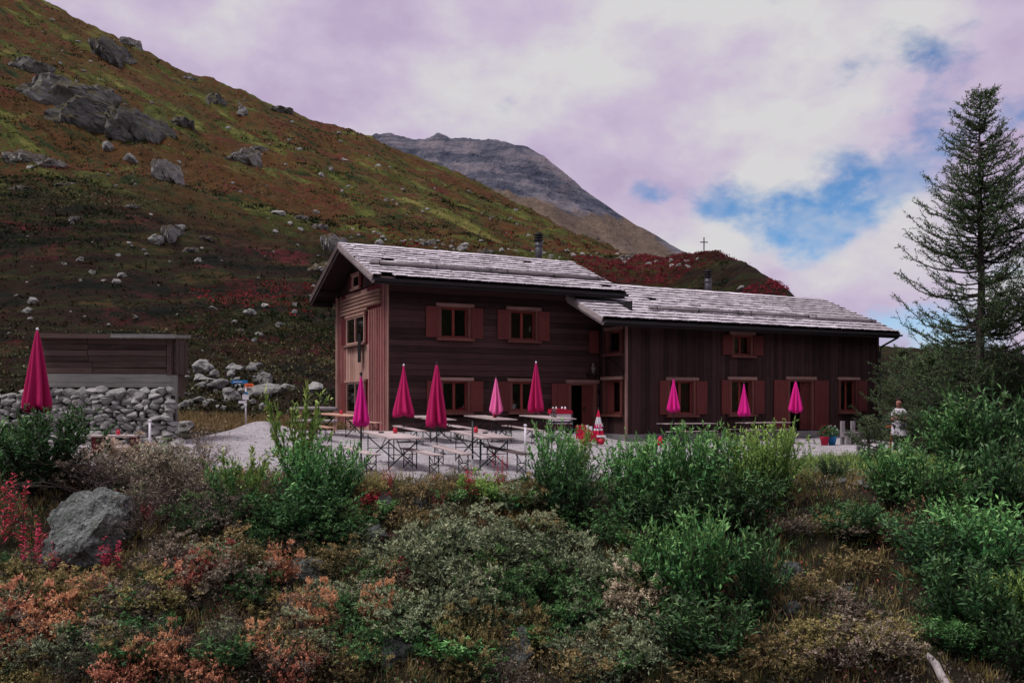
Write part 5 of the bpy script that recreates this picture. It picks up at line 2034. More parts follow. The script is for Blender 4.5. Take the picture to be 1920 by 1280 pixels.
def gen_willow(seed, shoots=30, spread=0.55, leaf=0.082, sides=6, lowcut=0.18):
    g = np.random.default_rng(seed)
    L = Leaves()
    lines = []
    for _ in range(shoots):
        az = g.uniform(0, 2 * math.pi)
        lat = spread * math.sqrt(g.random())
        h = (1 - 0.5 * (lat / spread) ** 2 * g.random()) * g.uniform(0.72, 1.0)
        od = np.array([math.cos(az), math.sin(az), 0])
        base = od * g.uniform(0, 0.10) + np.array([g.normal() * 0.03, g.normal() * 0.03, -0.08])
        t = np.linspace(0, 1, 9)
        pts = base + od * lat * (t ** 1.35)[:, None] + np.array([0, 0, 1.0]) * ((h + 0.08) * t)[:, None]
        pts[1:] += g.normal(size=(8, 3)) * 0.010
        lines.append((pts, 0.009, 0.002))
        paths = [(pts[4:], 0.9)]
        for _s in range(sides):
            k = g.uniform(lowcut, 0.92)
            i = int(k * 8)
            p0 = pts[i] + (pts[i + 1] - pts[i]) * (k * 8 - i)
            dr = g.normal(size=3) * 0.6 + od * 0.35 + np.array([0, 0, 0.75])
            dr /= np.linalg.norm(dr)
            ln_ = g.uniform(0.10, 0.26) * (1.15 - 0.5 * k)
            tt = np.linspace(0, 1, 5)[:, None]
            q = p0 + dr * ln_ * tt + np.array([0, 0, 1.0]) * 0.25 * ln_ * tt ** 2
            lines.append((q, 0.004, 0.0015))
            paths.append((q, 1.0))
        for q, dens in paths:
            seg = np.linalg.norm(np.diff(q, axis=0), axis=1).sum()
            n = max(5, int(seg / 0.0185 * dens))
            tt = np.sort(g.random(n)) * (len(q) - 1.001)
            ii = tt.astype(int)
            b = q[ii] + (q[ii + 1] - q[ii]) * (tt - ii)[:, None]
            ax = q[ii + 1] - q[ii]
            ax /= np.maximum(np.linalg.norm(ax, axis=1, keepdims=True), 1e-6)
            rnd_ = g.normal(size=(n, 3))
            d = ax * 0.75 + rnd_ * 0.55 + np.array([0, 0, 0.12])
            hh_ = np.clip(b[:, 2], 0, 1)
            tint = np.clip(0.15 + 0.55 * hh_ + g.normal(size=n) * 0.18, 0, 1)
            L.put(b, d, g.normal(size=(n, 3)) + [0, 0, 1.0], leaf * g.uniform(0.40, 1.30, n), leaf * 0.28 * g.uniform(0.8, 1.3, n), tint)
    return L, lines


def gen_dome(seed, clumps=52, tips=12, per=7, leaf=0.066, wide=0.40, flat=0.62, rad=0.62):
    """dome-shaped dwarf shrub: rosettes of small leaves at the twig tips, open between the clumps"""
    g = np.random.default_rng(seed)
    L = Leaves()
    lines = []
    for _ in range(clumps):
        az = g.uniform(0, 2 * math.pi)
        el = math.asin(g.uniform(0.05, 1.0))
        rr = g.uniform(0.50, 1.22)
        sprig = g.random() < 0.16
        if sprig:
            rr = g.uniform(1.25, 1.75)
            el = max(el, 0.55)
        c = np.array([math.cos(az) * math.cos(el) * rad * rr, math.sin(az) * math.cos(el) * rad * rr, math.sin(el) * flat * rr + 0.08])
        t = np.linspace(0, 1, 6)[:, None]
        b0 = np.array([c[0] * 0.15, c[1] * 0.15, -0.05])
        pts = b0 + (c - b0) * t + np.array([0, 0, 1.0]) * 0.10 * np.sin(t * math.pi) + g.normal(size=(6, 3)) * 0.012 * t
        lines.append((pts, 0.009, 0.003))
        cs = g.uniform(0.07, 0.17) if not sprig else 0.06
        tc = g.normal() * 0.20
        for _t in range(tips):
            off = g.normal(size=3) * cs * np.array([1, 1, 0.75])
            p = c + off
            if p[2] < 0.0:
                continue
            if g.random() < 0.6:
                lines.append((np.stack([c - (c - b0) * 0.12, (c + p) / 2 + [0, 0, 0.012], p]), 0.0028, 0.0012))
            up = np.array([c[0] * 0.4, c[1] * 0.4, 0.8]) + off * 2.0
            up /= np.linalg.norm(up)
            n = per
            d = g.normal(size=(n, 3)) * 0.75 + up
            b = p + g.normal(size=(n, 3)) * 0.012
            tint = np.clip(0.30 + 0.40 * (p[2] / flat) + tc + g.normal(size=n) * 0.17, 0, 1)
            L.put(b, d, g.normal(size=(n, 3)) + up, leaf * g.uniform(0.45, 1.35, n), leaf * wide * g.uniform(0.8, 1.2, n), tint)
    return L, lines


def gen_twiggy(seed, n_main=34, leafn=900, leaf=0.045):
    g = np.random.default_rng(seed)
    L = Leaves()
    lines = []
    ends = []
    for _ in range(n_main):
        az = g.uniform(0, 2 * math.pi)
        el = g.uniform(0.2, 1.45)
        dr = np.array([math.cos(az) * math.cos(el), math.sin(az) * math.cos(el), math.sin(el)])
        ln_ = g.uniform(0.55, 0.95)
        t = np.linspace(0, 1, 8)[:, None]
        pts = np.array([g.normal() * 0.06, g.normal() * 0.06, -0.05]) + dr * ln_ * t + g.normal(size=(8, 3)) * 0.03 * t + np.array([0, 0, 0.12]) * np.sin(t * 3.14)
        lines.append((pts, 0.008, 0.003))
        for _s in range(7):
            i = g.integers(2, 8)
            d2 = dr + g.normal(size=3) * 0.7
            d2 /= np.linalg.norm(d2)
            l2 = g.uniform(0.10, 0.30)
            q = pts[i] + d2 * l2 * np.linspace(0, 1, 5)[:, None] + g.normal(size=(5, 3)) * 0.012
            lines.append((q, 0.0035, 0.0015))
            ends.append(q[-1])
            ends.append(q[2])
    ends = np.array(ends)
    idx = g.integers(0, len(ends), leafn)
    b = ends[idx] + g.normal(size=(leafn, 3)) * 0.035
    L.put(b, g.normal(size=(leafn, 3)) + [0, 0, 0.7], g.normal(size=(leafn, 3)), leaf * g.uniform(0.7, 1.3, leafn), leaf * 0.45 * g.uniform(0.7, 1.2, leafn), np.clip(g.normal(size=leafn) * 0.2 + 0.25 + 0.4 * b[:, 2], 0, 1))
    return L, lines


def gen_fireweed(seed, stems=7):
    g = np.random.default_rng(seed)
    L = Leaves()
    lines = []
    for _ in range(stems):
        o_ = np.array([g.normal() * 0.13, g.normal() * 0.13, -0.03])
        lean = np.array([g.normal() * 0.10, g.normal() * 0.10, 1.0])
        h = g.uniform(0.6, 1.0)
        t = np.linspace(0, 1, 6)[:, None]
        pts = o_ + lean * h * t
        lines.append((pts, 0.007, 0.003))
        n = 46
        k = np.sort(g.uniform(0.2, 1, n))
        b = o_ + lean * h * k[:, None]
        az = g.uniform(0, 6.28, n)
        d = np.stack([np.cos(az), np.sin(az), g.uniform(-0.1, 0.7, n)], 1)
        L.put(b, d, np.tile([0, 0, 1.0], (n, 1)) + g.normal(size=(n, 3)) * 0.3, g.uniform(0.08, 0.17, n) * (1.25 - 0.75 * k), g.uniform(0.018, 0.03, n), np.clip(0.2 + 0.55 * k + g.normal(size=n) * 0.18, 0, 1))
    return L, lines


LEAFCACHE = {}


def variant(kind, i, mat, twig):
    key = (kind, i, mat)
    if key not in LEAFCACHE:
        gens = {'willow': lambda s: gen_willow(s), 'dense': lambda s: gen_willow(s, 46, 0.62, 0.075, 7, 0.05),
                'sparse': lambda s: gen_willow(s, 16, 0.55, 0.105, 4, 0.3),
                'dome': lambda s: gen_dome(s), 'low': lambda s: gen_dome(s, 40, 12, 7, 0.066, 0.42, 0.42, 0.70),
                'twiggy': lambda s: gen_twiggy(s), 'fireweed': lambda s: gen_fireweed(s)}
        L, lines = gens[kind](1000 + i * 17 + sum(map(ord, kind)))
        tk = (kind, i, twig)
        if tk not in LEAFCACHE:
            LEAFCACHE[tk] = twig_mesh('stems', lines, M[twig])
        LEAFCACHE[key] = L.mesh('foliage', M[mat])
        LEAFCACHE[key]['stem'] = LEAFCACHE[tk].name
    return LEAFCACHE[key], bpy.data.meshes[LEAFCACHE[key]['stem']]


BASE_W = {'willow': 1.15, 'dense': 1.3, 'sparse': 1.15, 'dome': 1.45, 'low': 1.65, 'twiggy': 1.5, 'fireweed': 0.55}
BASE_H = {'willow': 1.0, 'dense': 1.0, 'sparse': 1.0, 'dome': 0.80, 'low': 0.58, 'twiggy': 0.95, 'fireweed': 1.0}


def shrub(kind, mat, px, base, top, width, label, name='shrub', Y=None, group=None, cat='shrub', twig='twig_d', seed=None):
    r = random.Random(int(px * 3 + base * 5 + top) if seed is None else seed)
    p = hit(px, base) if Y is None else at(px, Y)
    if p is None:
        return
    h = (base - top) / FPX * p.y if Y is None else zpix(top, Y) - p.z
    w = width / FPX * p.y
    fol, stm = variant(kind, r.randrange(4), mat, twig)
    root = empty(name, p, r.uniform(0, 6.28), label, cat, group)
    sw_, sh_ = w / BASE_W[kind], h / BASE_H[kind]
    sw_ = min(max(sw_, sh_ * 0.55), sh_ * 1.9)
    root.scale = (sw_, sw_, sh_)
    add('foliage', fol, root)
    add('stems', stm, root)
    return root


# ------------------------------------------------------------------ shrubs of the bank, left to right
W_, D_, S_ = 'willow', 'dense', 'sparse'
SHR = [
    # green willows along the terrace edge
    (D_, 'willow_d', 78, 915, 762, 190, 'dark green willow in front of the crimson parasol at the left', 'willow_shrub'),
    (W_, 'willow', 18, 905, 772, 110, 'green willow cut by the left edge beside the stone wall', 'willow_shrub'),
    (S_, 'willow_y', 462, 965, 838, 120, 'thin yellow green willow left of the gravel gap', 'willow_shrub'),
    (S_, 'willow', 425, 985, 860, 90, 'thin green willow at the right of the dark twiggy shrubs', 'willow_shrub'),
    (S_, 'willow_y', 556, 940, 722, 120, 'tallest thin willow shoots rising before the gravel left of the gable', 'willow_shrub'),
    (D_, 'willow', 585, 968, 815, 150, 'leafy green willow on the bank below the pine table', 'willow_shrub'),
    (W_, 'willow', 640, 965, 818, 110, 'green willow just left of the nearest left table', 'willow_shrub'),
    (D_, 'willow_d', 560, 1010, 900, 190, 'dark green willow mass on the bank under the leafy one', 'willow_shrub'),
    (W_, 'willow', 1040, 960, 782, 110, 'upright green willow right of the tall white post', 'willow_shrub'),
    (D_, 'willow_d', 1060, 985, 850, 150, 'dark lower willow under the upright one', 'willow_shrub'),
    (W_, 'willow_y', 1085, 905, 800, 70, 'small yellow green willow before the serving cart', 'willow_shrub'),
    (D_, 'willow', 1175, 975, 818, 130, 'green willow below the striped parasol', 'willow_shrub'),
    (D_, 'willow', 1240, 985, 802, 150, 'bushy green willow below the leftmost annex window', 'willow_shrub'),
    (D_, 'willow', 1310, 985, 795, 150, 'bushy green willow below the magenta parasol of the leftmost annex window', 'willow_shrub'),
    (D_, 'willow_y', 1405, 950, 800, 120, 'yellow green willow below the middle annex window', 'willow_shrub'),
    (D_, 'willow_y', 1452, 945, 790, 120, 'yellow green willow before the annex door', 'willow_shrub'),
    (D_, 'willow_d', 1380, 1010, 880, 190, 'dark willow in the shade under the yellow green ones', 'willow_shrub'),
    (D_, 'willow_d', 1250, 1040, 900, 200, 'dark willow in the shade right of the middle bank', 'willow_shrub'),
    # mid slope willows
    (D_, 'willow', 1300, 1160, 952, 190, 'big bright green willow in the middle right of the slope', 'willow_shrub'),
    (W_, 'willow', 1230, 1130, 985, 120, 'green willow left of the big mid-slope willow', 'willow_shrub'),
    (D_, 'willow_d', 1420, 1160, 985, 140, 'dark green willow right of the big mid-slope willow', 'willow_shrub'),
    (D_, 'willow_d', 1330, 1250, 1120, 240, 'dark willow at the foot of the big mid-slope willow', 'willow_shrub'),
    # right side thicket
    (D_, 'willow', 1672, 950, 822, 120, 'green thicket shrub below the man in white', 'willow_shrub'),
    (D_, 'willow', 1800, 905, 752, 150, 'green thicket shrub under the larch, left of its trunk', 'willow_shrub'),
    (D_, 'willow_d', 1862, 915, 722, 200, 'green thicket shrub under the larch, right of its trunk', 'willow_shrub'),
    (D_, 'willow', 1735, 990, 850, 190, 'mid green shrub at the heart of the right thicket', 'willow_shrub'),
    (D_, 'willow_d', 1885, 1000, 820, 190, 'dark shrub at the right edge below the larch', 'willow_shrub'),
    (D_, 'willow_d', 1600, 1015, 938, 150, 'low green shrub beneath the white border stones', 'willow_shrub'),
    (D_, 'willow', 1850, 1090, 930, 200, 'large green shrub in the right thicket above the lowest ones', 'willow_shrub'),
    (D_, 'willow_d', 1760, 1090, 960, 190, 'dark shrub left of the large thicket shrub', 'willow_shrub'),
    (D_, 'willow_d', 1830, 1200, 1040, 220, 'lowest dark green shrub of the right thicket', 'willow_shrub'),
    (D_, 'willow_y', 1910, 1190, 1060, 130, 'yellowish shrub at the lower right edge', 'willow_shrub'),
    (D_, 'willow_d', 1915, 1280, 1130, 160, 'dark shrub in the lower right corner', 'willow_shrub'),
    # grey green dwarf willows of the middle slope
    ('dome', 'greyleaf', 805, 1085, 985, 190, 'grey green dwarf willow left of the middle slope', 'dwarf_willow'),
    ('dome', 'greyleaf', 905, 1060, 970, 190, 'grey green dwarf willow at the top of the middle slope', 'dwarf_willow'),
    ('dome', 'greyleaf', 1000, 1085, 985, 170, 'grey green dwarf willow right of the middle slope', 'dwarf_willow'),
    ('dome', 'willow_d', 955, 1130, 1040, 170, 'darker dwarf willow in the middle of the slope', 'dwarf_willow'),
    ('dome', 'greyleaf', 860, 1160, 1070, 160, 'grey green dwarf willow below the middle of the slope', 'dwarf_willow'),
    ('dome', 'greyleaf', 1110, 1110, 1020, 150, 'grey green dwarf willow under the dark willow', 'dwarf_willow'),
    ('dome', 'willow_d', 1070, 1180, 1090, 160, 'dark green dwarf willow near the bottom middle', 'dwarf_willow'),
    ('dome', 'paleleaf', 1180, 1160, 1075, 120, 'straw coloured dwarf willow left of the big willow', 'dwarf_willow'),
    ('dome', 'greyleaf', 1215, 1240, 1150, 170, 'silvery dwarf willow at the lower right of the middle', 'dwarf_willow'),
    ('dome', 'greyleaf', 1140, 1275, 1190, 150, 'silvery dwarf willow near the bottom edge', 'dwarf_willow'),
    ('dome', 'oliveleaf', 880, 1235, 1145, 110, 'ochre green dwarf shrub between the two bottom rocks', 'dwarf_willow'),
    ('dome', 'oliveleaf', 870, 1280, 1215, 100, 'ochre dwarf shrub at the bottom edge', 'dwarf_willow'),
    ('dome', 'oliveleaf', 985, 1205, 1130, 90, 'ochre dwarf shrub above the wide dark rock', 'dwarf_willow'),
    ('dome', 'orangeleaf', 720, 1185, 1095, 110, 'dull orange dwarf shrub left of the grey green ones', 'dwarf_shrub'),
    ('dome', 'oliveleaf', 1330, 1290, 1225, 150, 'ochre shrub at the bottom right of the middle', 'dwarf_shrub'),
    ('dome', 'oliveleaf', 1490, 1270, 1205, 100, 'ochre shrub in the grassy gap at the bottom', 'dwarf_shrub'),
    # brown twiggy belt above the big boulder
    ('twiggy', 'brownleaf', 190, 925, 835, 230, 'dark brown twiggy shrub above the big boulder', 'twiggy_shrub'),
    ('twiggy', 'paleleaf', 290, 905, 815, 150, 'pale twiggy shrub right of the plank table', 'twiggy_shrub'),
    ('twiggy', 'brownleaf', 330, 960, 860, 210, 'dark brown twiggy shrub right of the big boulder', 'twiggy_shrub'),
    ('twiggy', 'brownleaf', 270, 1000, 900, 170, 'dark twiggy shrub hugging the right side of the big boulder', 'twiggy_shrub'),
    ('twiggy', 'paleleaf', 385, 885, 790, 110, 'straw coloured twiggy shrub before the gravel mound', 'twiggy_shrub'),
    ('twiggy', 'brownleaf', 400, 1000, 890, 180, 'dark twiggy shrub left of the thin willows', 'twiggy_shrub'),
    ('dome', 'paleleaf', 215, 880, 822, 110, 'pale leaved shrub under the plank table', 'dwarf_shrub'),
    ('dome', 'brownleaf', 130, 905, 850, 120, 'brown green shrub at the top of the big boulder', 'dwarf_shrub'),
    ('dome', 'brownleaf', 340, 920, 845, 130, 'brownish leafy shrub in the belt left of the gravel gap', 'dwarf_shrub'),
    # orange autumn shrubs lower left
    ('dome', 'orangeleaf', 60, 1185, 1085, 170, 'bright orange shrub near the left edge', 'autumn_shrub'),
    ('dome', 'orangeleaf', 165, 1135, 1075, 110, 'orange shrub right below the big boulder', 'autumn_shrub'),
    ('dome', 'orangeleaf', 120, 1210, 1120, 160, 'orange shrub right of the one at the left edge', 'autumn_shrub'),
    ('dome', 'orangeleaf', 25, 1245, 1165, 130, 'low orange shrub in the left corner', 'autumn_shrub'),
    ('dome', 'orangeleaf', 300, 1265, 1175, 130, 'orange shrub at the bottom left of the middle', 'autumn_shrub'),
    ('dome', 'orangeleaf', 230, 1295, 1220, 130, 'orange shrub at the bottom left edge', 'autumn_shrub'),
    ('dome', 'orangeleaf', 395, 1290, 1230, 110, 'orange shrub cut by the bottom edge left of the tall pink one', 'autumn_shrub'),
    ('dome', 'orangeleaf', 385, 1110, 1020, 130, 'reddish orange shrub in the middle of the left slope', 'autumn_shrub'),
    ('dome', 'orangeleaf', 330, 1120, 1060, 100, 'salmon shrub left of the reddish one', 'autumn_shrub'),
    ('dome', 'orangeleaf', 515, 1090, 1015, 110, 'salmon shrub below the dark green willow mass', 'autumn_shrub'),
    ('dome', 'orangeleaf', 590, 1195, 1090, 140, 'pink orange shrub left of the centre', 'autumn_shrub'),
    ('dome', 'orangeleaf', 480, 1235, 1170, 120, 'orange shrub left below the pink orange one', 'autumn_shrub'),
    ('dome', 'orangeleaf', 555, 1285, 1205, 120, 'orange shrub below the pink orange one', 'autumn_shrub'),
    ('dome', 'oliveleaf', 40, 1130, 1055, 110, 'olive shrub between the big boulder and the left orange ones', 'dwarf_shrub'),
    ('dome', 'oliveleaf', 30, 1295, 1235, 140, 'olive shrub in the lower left corner', 'dwarf_shrub'),
    ('dome', 'oliveleaf', 270, 1110, 1050, 110, 'olive shrub right of the big boulder foot', 'dwarf_shrub'),
    ('dome', 'willow_d', 460, 1130, 1060, 120, 'green leafy shrub amid the orange ones', 'dwarf_shrub'),
    ('dome', 'oliveleaf', 640, 1285, 1215, 110, 'olive shrub at the bottom left of the rounded rock', 'dwarf_shrub'),
    ('twiggy', 'brownleaf', 280, 1190, 1120, 150, 'bare brown twiggy shrub amid the orange ones', 'twiggy_shrub'),
    ('twiggy', 'brownleaf', 420, 1220, 1150, 140, 'bare grey twiggy shrub left of the pink orange one', 'twiggy_shrub'),
    ('twiggy', 'brownleaf', 950, 1290, 1210, 150, 'bare dark twiggy shrub below the wide dark rock', 'twiggy_shrub'),
    ('twiggy', 'orangeleaf', 1715, 1000, 915, 130, 'withered orange brown shrub in the right thicket', 'twiggy_shrub'),
    ('twiggy', 'paleleaf', 1680, 1020, 960, 90, 'bare pale twiggy shrub below the withered one', 'twiggy_shrub'),
    # crimson fireweed
    ('fireweed', 'redleaf', 15, 1040, 870, 70, 'tall crimson fireweed at the left edge', 'fireweed'),
    ('fireweed', 'redleaf', 60, 1090, 960, 60, 'crimson fireweed left of the big boulder foot', 'fireweed'),
    ('fireweed', 'redleaf', 110, 1100, 1010, 60, 'crimson fireweed in front of the big boulder', 'fireweed'),
    ('fireweed', 'redleaf', 205, 1090, 1000, 50, 'crimson fireweed at the right of the big boulder', 'fireweed'),
    ('fireweed', 'redleaf', 728, 925, 872, 24, 'small crimson fireweed below the nearest left table', 'fireweed'),
    ('fireweed', 'redleaf', 882, 935, 868, 30, 'crimson fireweed at the long pale stone', 'fireweed'),
    ('fireweed', 'redleaf', 942, 930, 845, 26, 'slim crimson fireweed before the dark bench', 'fireweed'),
    ('fireweed', 'redleaf', 822, 965, 920, 24, 'small crimson fireweed on the bank top', 'fireweed'),
    ('fireweed', 'redleaf', 750, 1100, 1040, 45, 'crimson fireweed in front of the grey green dwarf willows', 'fireweed'),
    ('fireweed', 'redleaf', 822, 1060, 1020, 30, 'little crimson fireweed amid the dwarf willows', 'fireweed'),
    ('fireweed', 'redleaf', 860, 1110, 1050, 30, 'slim crimson fireweed amid the dwarf willows', 'fireweed'),
    ('fireweed', 'redleaf', 1050, 1085, 1060, 24, 'tiny crimson fireweed right of the middle slope', 'fireweed'),
    ('fireweed', 'redleaf', 280, 985, 930, 40, 'crimson fireweed in the dark twiggy belt', 'fireweed'),
    ('fireweed', 'redleaf', 560, 1260, 1215, 30, 'crimson fireweed amid the bottom orange shrubs', 'fireweed'),
    ('low', 'oliveleaf', 690, 935, 895, 100, 'yellow brown low plants on the bank top at the left', 'low_shrub'),
    ('low', 'oliveleaf', 790, 940, 900, 100, 'yellow brown low plants on the bank top in the middle', 'low_shrub'),
    ('low', 'willow_y', 905, 935, 892, 90, 'yellow green low plants on the bank top by the long stone', 'low_shrub'),
    ('low', 'redleaf', 690, 948, 920, 70, 'red low plants on the bank above the flat rock', 'low_shrub'),
    ('low', 'oliveleaf', 985, 945, 900, 90, 'ochre low plants on the bank top at the right', 'low_shrub'),
]
for kind, mat, px, base, top_, wd, lab, nm in SHR:
    if mat == 'orangeleaf':
        top_ += (base - top_) * 0.12
        wd *= 0.78
    elif nm == 'willow_shrub' and kind == D_:
        top_ -= (base - top_) * 0.06
        wd *= 1.18
    shrub(kind, mat, px, base, top_, wd, lab, nm, cat={'fireweed': 'fireweed'}.get(nm, 'shrub'), twig='twig' if 'bare' in lab or kind == 'twiggy' else 'twig_d')
# juniper amid the border stones
j = shrub('dense', 'larch', 1562, 905, 855, 80, 'small dark round juniper amid the white border stones', 'juniper')

# ------------------------------------------------------------------ grass and ground cover of the bank
g = np.random.default_rng(8)


def slope_points(n, x_of_y=0.62, y0=11.0, y1=20.2):
    Yv = g.uniform(y0, y1, n)
    Xv = g.uniform(-x_of_y, x_of_y, n) * Yv
    return Xv, Yv


def cover(name, n, mat, label, leaf, wide, height, per, clump, y0=11.0, y1=19.6, dens=None, blade=False, tintbias=0.0):
    Xv, Yv = slope_points(int(n * 1.35), 0.84, y0, y1)
    B, keep = [], []
    for x_, y_ in zip(Xv, Yv):
        if y_ > front_edge(x_) - 0.15 and y_ > edge_y(x_) - 0.1 and -20 < x_ < 16 and y_ < back_edge(x_):
            if y_ > front_edge(x_) - 0.05:
                continue
        if dens is not None and noise.noise(Vector((x_ * dens[0], y_ * dens[0], dens[1]))) < dens[2]:
            continue
        B.append((x_, y_, H(x_, y_)))
    B = np.array(B)
    m_ = len(B)
    tb = g.normal(size=m_) * 0.15 + tintbias
    B = np.repeat(B, per, axis=0)
    tb = np.repeat(tb, per)
    k = len(B)
    off = g.normal(size=(k, 3)) * clump
    off[:, 2] = np.abs(g.normal(size=k)) * height * (0.0 if blade else 0.6)
    D = g.normal(size=(k, 3)) * (0.34 if blade else 0.8) + [0, 0, 1.0]
    L_ = leaf * g.uniform(0.5, 1.3, k)
    t_ = np.clip(0.45 + tb + g.normal(size=k) * 0.2, 0, 1)
    o = add(name, quads_mesh(name, B + off, D, g.normal(size=(k, 3)), L_, L_ * wide * g.uniform(0.7, 1.2, k), t_, M[mat], 0.3))
    return tag(o, label, name.split('_')[-1], kind='stuff')


cover('bank_grass', 5200, 'grass', 'dry brown and olive grass between the shrubs of the bank', 0.26, 0.050, 0.0, 13, 0.055, 10.5, 20.6, None, True)
cover('green_grass', 2600, 'willow_y', 'green grass on the bank', 0.20, 0.055, 0.0, 11, 0.06, 10.5, 20.6, (0.6, 4.0, 0.05), True, -0.2)
cover('dwarf_heath', 5200, 'brownleaf', 'dark brown heath plants covering the bank', 0.060, 0.5, 0.16, 12, 0.09, 10.5, 19.4, (0.5, 1.0, -0.15))
cover('bilberry_leaves', 2600, 'orangeleaf', 'orange bilberry leaves among the heath of the bank', 0.050, 0.5, 0.18, 11, 0.075, 10.5, 18.8, (0.45, 9.0, 0.10), False, -0.12)
cover('green_herbs', 4200, 'willow_d', 'green herbs covering the bank', 0.070, 0.42, 0.20, 11, 0.085, 10.5, 20.4, (0.4, 6.0, -0.05))
cover('red_herbs', 700, 'redleaf', 'crimson herbs scattered on the bank', 0.06, 0.4, 0.22, 10, 0.06, 10.5, 19.4, (0.7, 2.0, 0.18))

# dead twigs and dry stems tangled through the bank
lines = []
Xv, Yv = slope_points(2600, 0.62, 10.8, 19.2)
for x_, y_ in zip(Xv, Yv):
    if noise.noise(Vector((x_ * 0.5, y_ * 0.5, 12.0))) < -0.12:
        continue
    d_ = g.normal(size=3)
    d_[2] = abs(d_[2]) * 0.9 + 0.25
    d_ /= np.linalg.norm(d_)
    ln_ = g.uniform(0.22, 0.75)
    tt = np.linspace(0, 1, 5)[:, None]
    q = np.array([x_, y_, H(x_, y_) - 0.02]) + d_ * ln_ * tt - np.array([0, 0, 0.35]) * ln_ * tt ** 2 * g.random() + g.normal(size=(5, 3)) * 0.02 * tt
    lines.append((q, 0.0055, 0.002))
    for _s in range(2):
        k_ = g.integers(1, 4)
        d2 = d_ + g.normal(size=3) * 0.6
        lines.append((q[k_] + d2 / np.linalg.norm(d2) * ln_ * 0.4 * np.linspace(0, 1, 3)[:, None], 0.0035, 0.0015))
tag(add('dead_twigs', twig_mesh('dead_twigs', lines, M['twig'])), 'dead grey twigs tangled through the bank', 'twigs', kind='stuff')

# right hand meadow strip between bank and gravel
B = []
for _ in range(2600):
    x_ = g.uniform(3, 19); y_ = g.uniform(19.5, 33)
    if y_ < front_edge(min(x_, 16)) - 0.1 or x_ > 14.5:
        B.append((x_, y_, H(x_, y_)))
B = np.repeat(np.array(B), 12, axis=0)
k = len(B)
L_ = g.uniform(0.10, 0.30, k)
o = add('meadow_grass', quads_mesh('meadow_grass', B + g.normal(size=(k, 3)) * [0.09, 0.09, 0], g.normal(size=(k, 3)) * 0.4 + [0, 0, 1], g.normal(size=(k, 3)), L_, L_ * 0.06, np.clip(g.normal(size=k) * 0.2 + 0.5, 0, 1), M['willow_y']))
tag(o, 'green and yellow meadow grass between the gravel and the right thicket', 'grass', kind='stuff')
# straw grass at the foot of the signpost and along the gravel edge
B = []
for _ in range(900):
    px_, Y_ = g.uniform(330, 640), g.uniform(36.0, 41)
    x_ = px2x(px_, Y_)
    if Y_ > back_edge(x_) - 0.3:
        B.append((x_, Y_, H(x_, Y_) - 0.02))
B = np.repeat(np.array(B), 16, axis=0)
k = len(B)
L_ = g.uniform(0.15, 0.48, k)
o = add('straw_grass', quads_mesh('straw_grass', B + g.normal(size=(k, 3)) * [0.12, 0.12, 0], g.normal(size=(k, 3)) * 0.35 + [0, 0, 1], g.normal(size=(k, 3)), L_, L_ * 0.06, np.clip(g.normal(size=k) * 0.2 + 0.6, 0, 1), M['grass']))
tag(o, 'straw coloured grass at the foot of the signpost', 'grass', kind='stuff')

# loose stones on the gravel
mb = MB()
r7 = random.Random(4)
for _ in range(1500):
    x_ = r7.uniform(-18, 13)
    f_, b_ = front_edge(x_), back_edge(x_)
    y_ = f_ + (b_ - f_) * r7.random() ** 1.6
    z_ = H(x_, y_, False) + 0.035
    q_ = r7.uniform(0.012, 0.045) * (1 if r7.random() > 0.04 else 2.2)
    i_ = len(mb.v)
    for dx, dy, dz in ((-1, 0, 0), (0, -1, 0), (1, 0, 0), (0, 1, 0), (0, 0, 0.9)):
        mb.v.append((x_ + dx * q_ * r7.uniform(0.7, 1.3), y_ + dy * q_ * r7.uniform(0.7, 1.3), z_ + dz * q_ - 0.01))
    mb.f += [(i_, i_ + 1, i_ + 4), (i_ + 1, i_ + 2, i_ + 4), (i_ + 2, i_ + 3, i_ + 4), (i_ + 3, i_, i_ + 4)]
tag(mb.build('loose_gravel', M['rock']), 'loose stones strewn over the gravel terrace', 'gravel', kind='stuff')

# ------------------------------------------------------------------ heath tussocks on the hillside
def hill_cover(name, n, mat, label, size, per, px_rng, py_rng, dens, bias, flat=0.55, y_rng=(40, 268)):
    B, S_l = [], []
    tries = 0
    while len(B) < n and tries < n * 5:
        tries += 1
        Yv = math.exp(g.uniform(math.log(y_rng[0]), math.log(y_rng[1])))
        pxv = g.uniform(*px_rng)
        x_ = px2x(pxv, Yv)
        if Yv < lerp(*Y0T, pxv) + 1.0:
            continue
        if dens and noise.noise(Vector((x_ * dens[0], Yv * dens[0], dens[1]))) < dens[2]:
            continue
        B.append((x_, Yv, H(x_, Yv)))
        S_l.append(size * (0.55 + Yv / 260) * g.uniform(0.5, 1.4))
    B, S_l = np.repeat(np.array(B), per, axis=0), np.repeat(np.array(S_l), per)
    k = len(B)
    tb = np.repeat(np.array([0.45 * noise.fractal(Vector((q[0] * 0.10, q[1] * 0.035, q[2] * 0.2)), 1.0, 2.0, 3) for q in B[::per]]) + g.normal(size=k // per) * 0.10, per)
    off = g.normal(size=(k, 3)) * S_l[:, None] * [0.75, 0.75, 0.0]
    off[:, 2] = np.abs(g.normal(size=k)) * S_l * flat * 0.6
    D = g.normal(size=(k, 3)) + [0, 0, 0.8]
    L_ = S_l * g.uniform(0.4, 1.0, k)
    o = add(name, quads_mesh(name, B + off, D, g.normal(size=(k, 3)), L_, L_ * 0.55, np.clip(0.42 + bias + tb + g.normal(size=k) * 0.14, 0, 1), M[mat], 0.3))
    return tag(o, label, 'heath', kind='stuff')


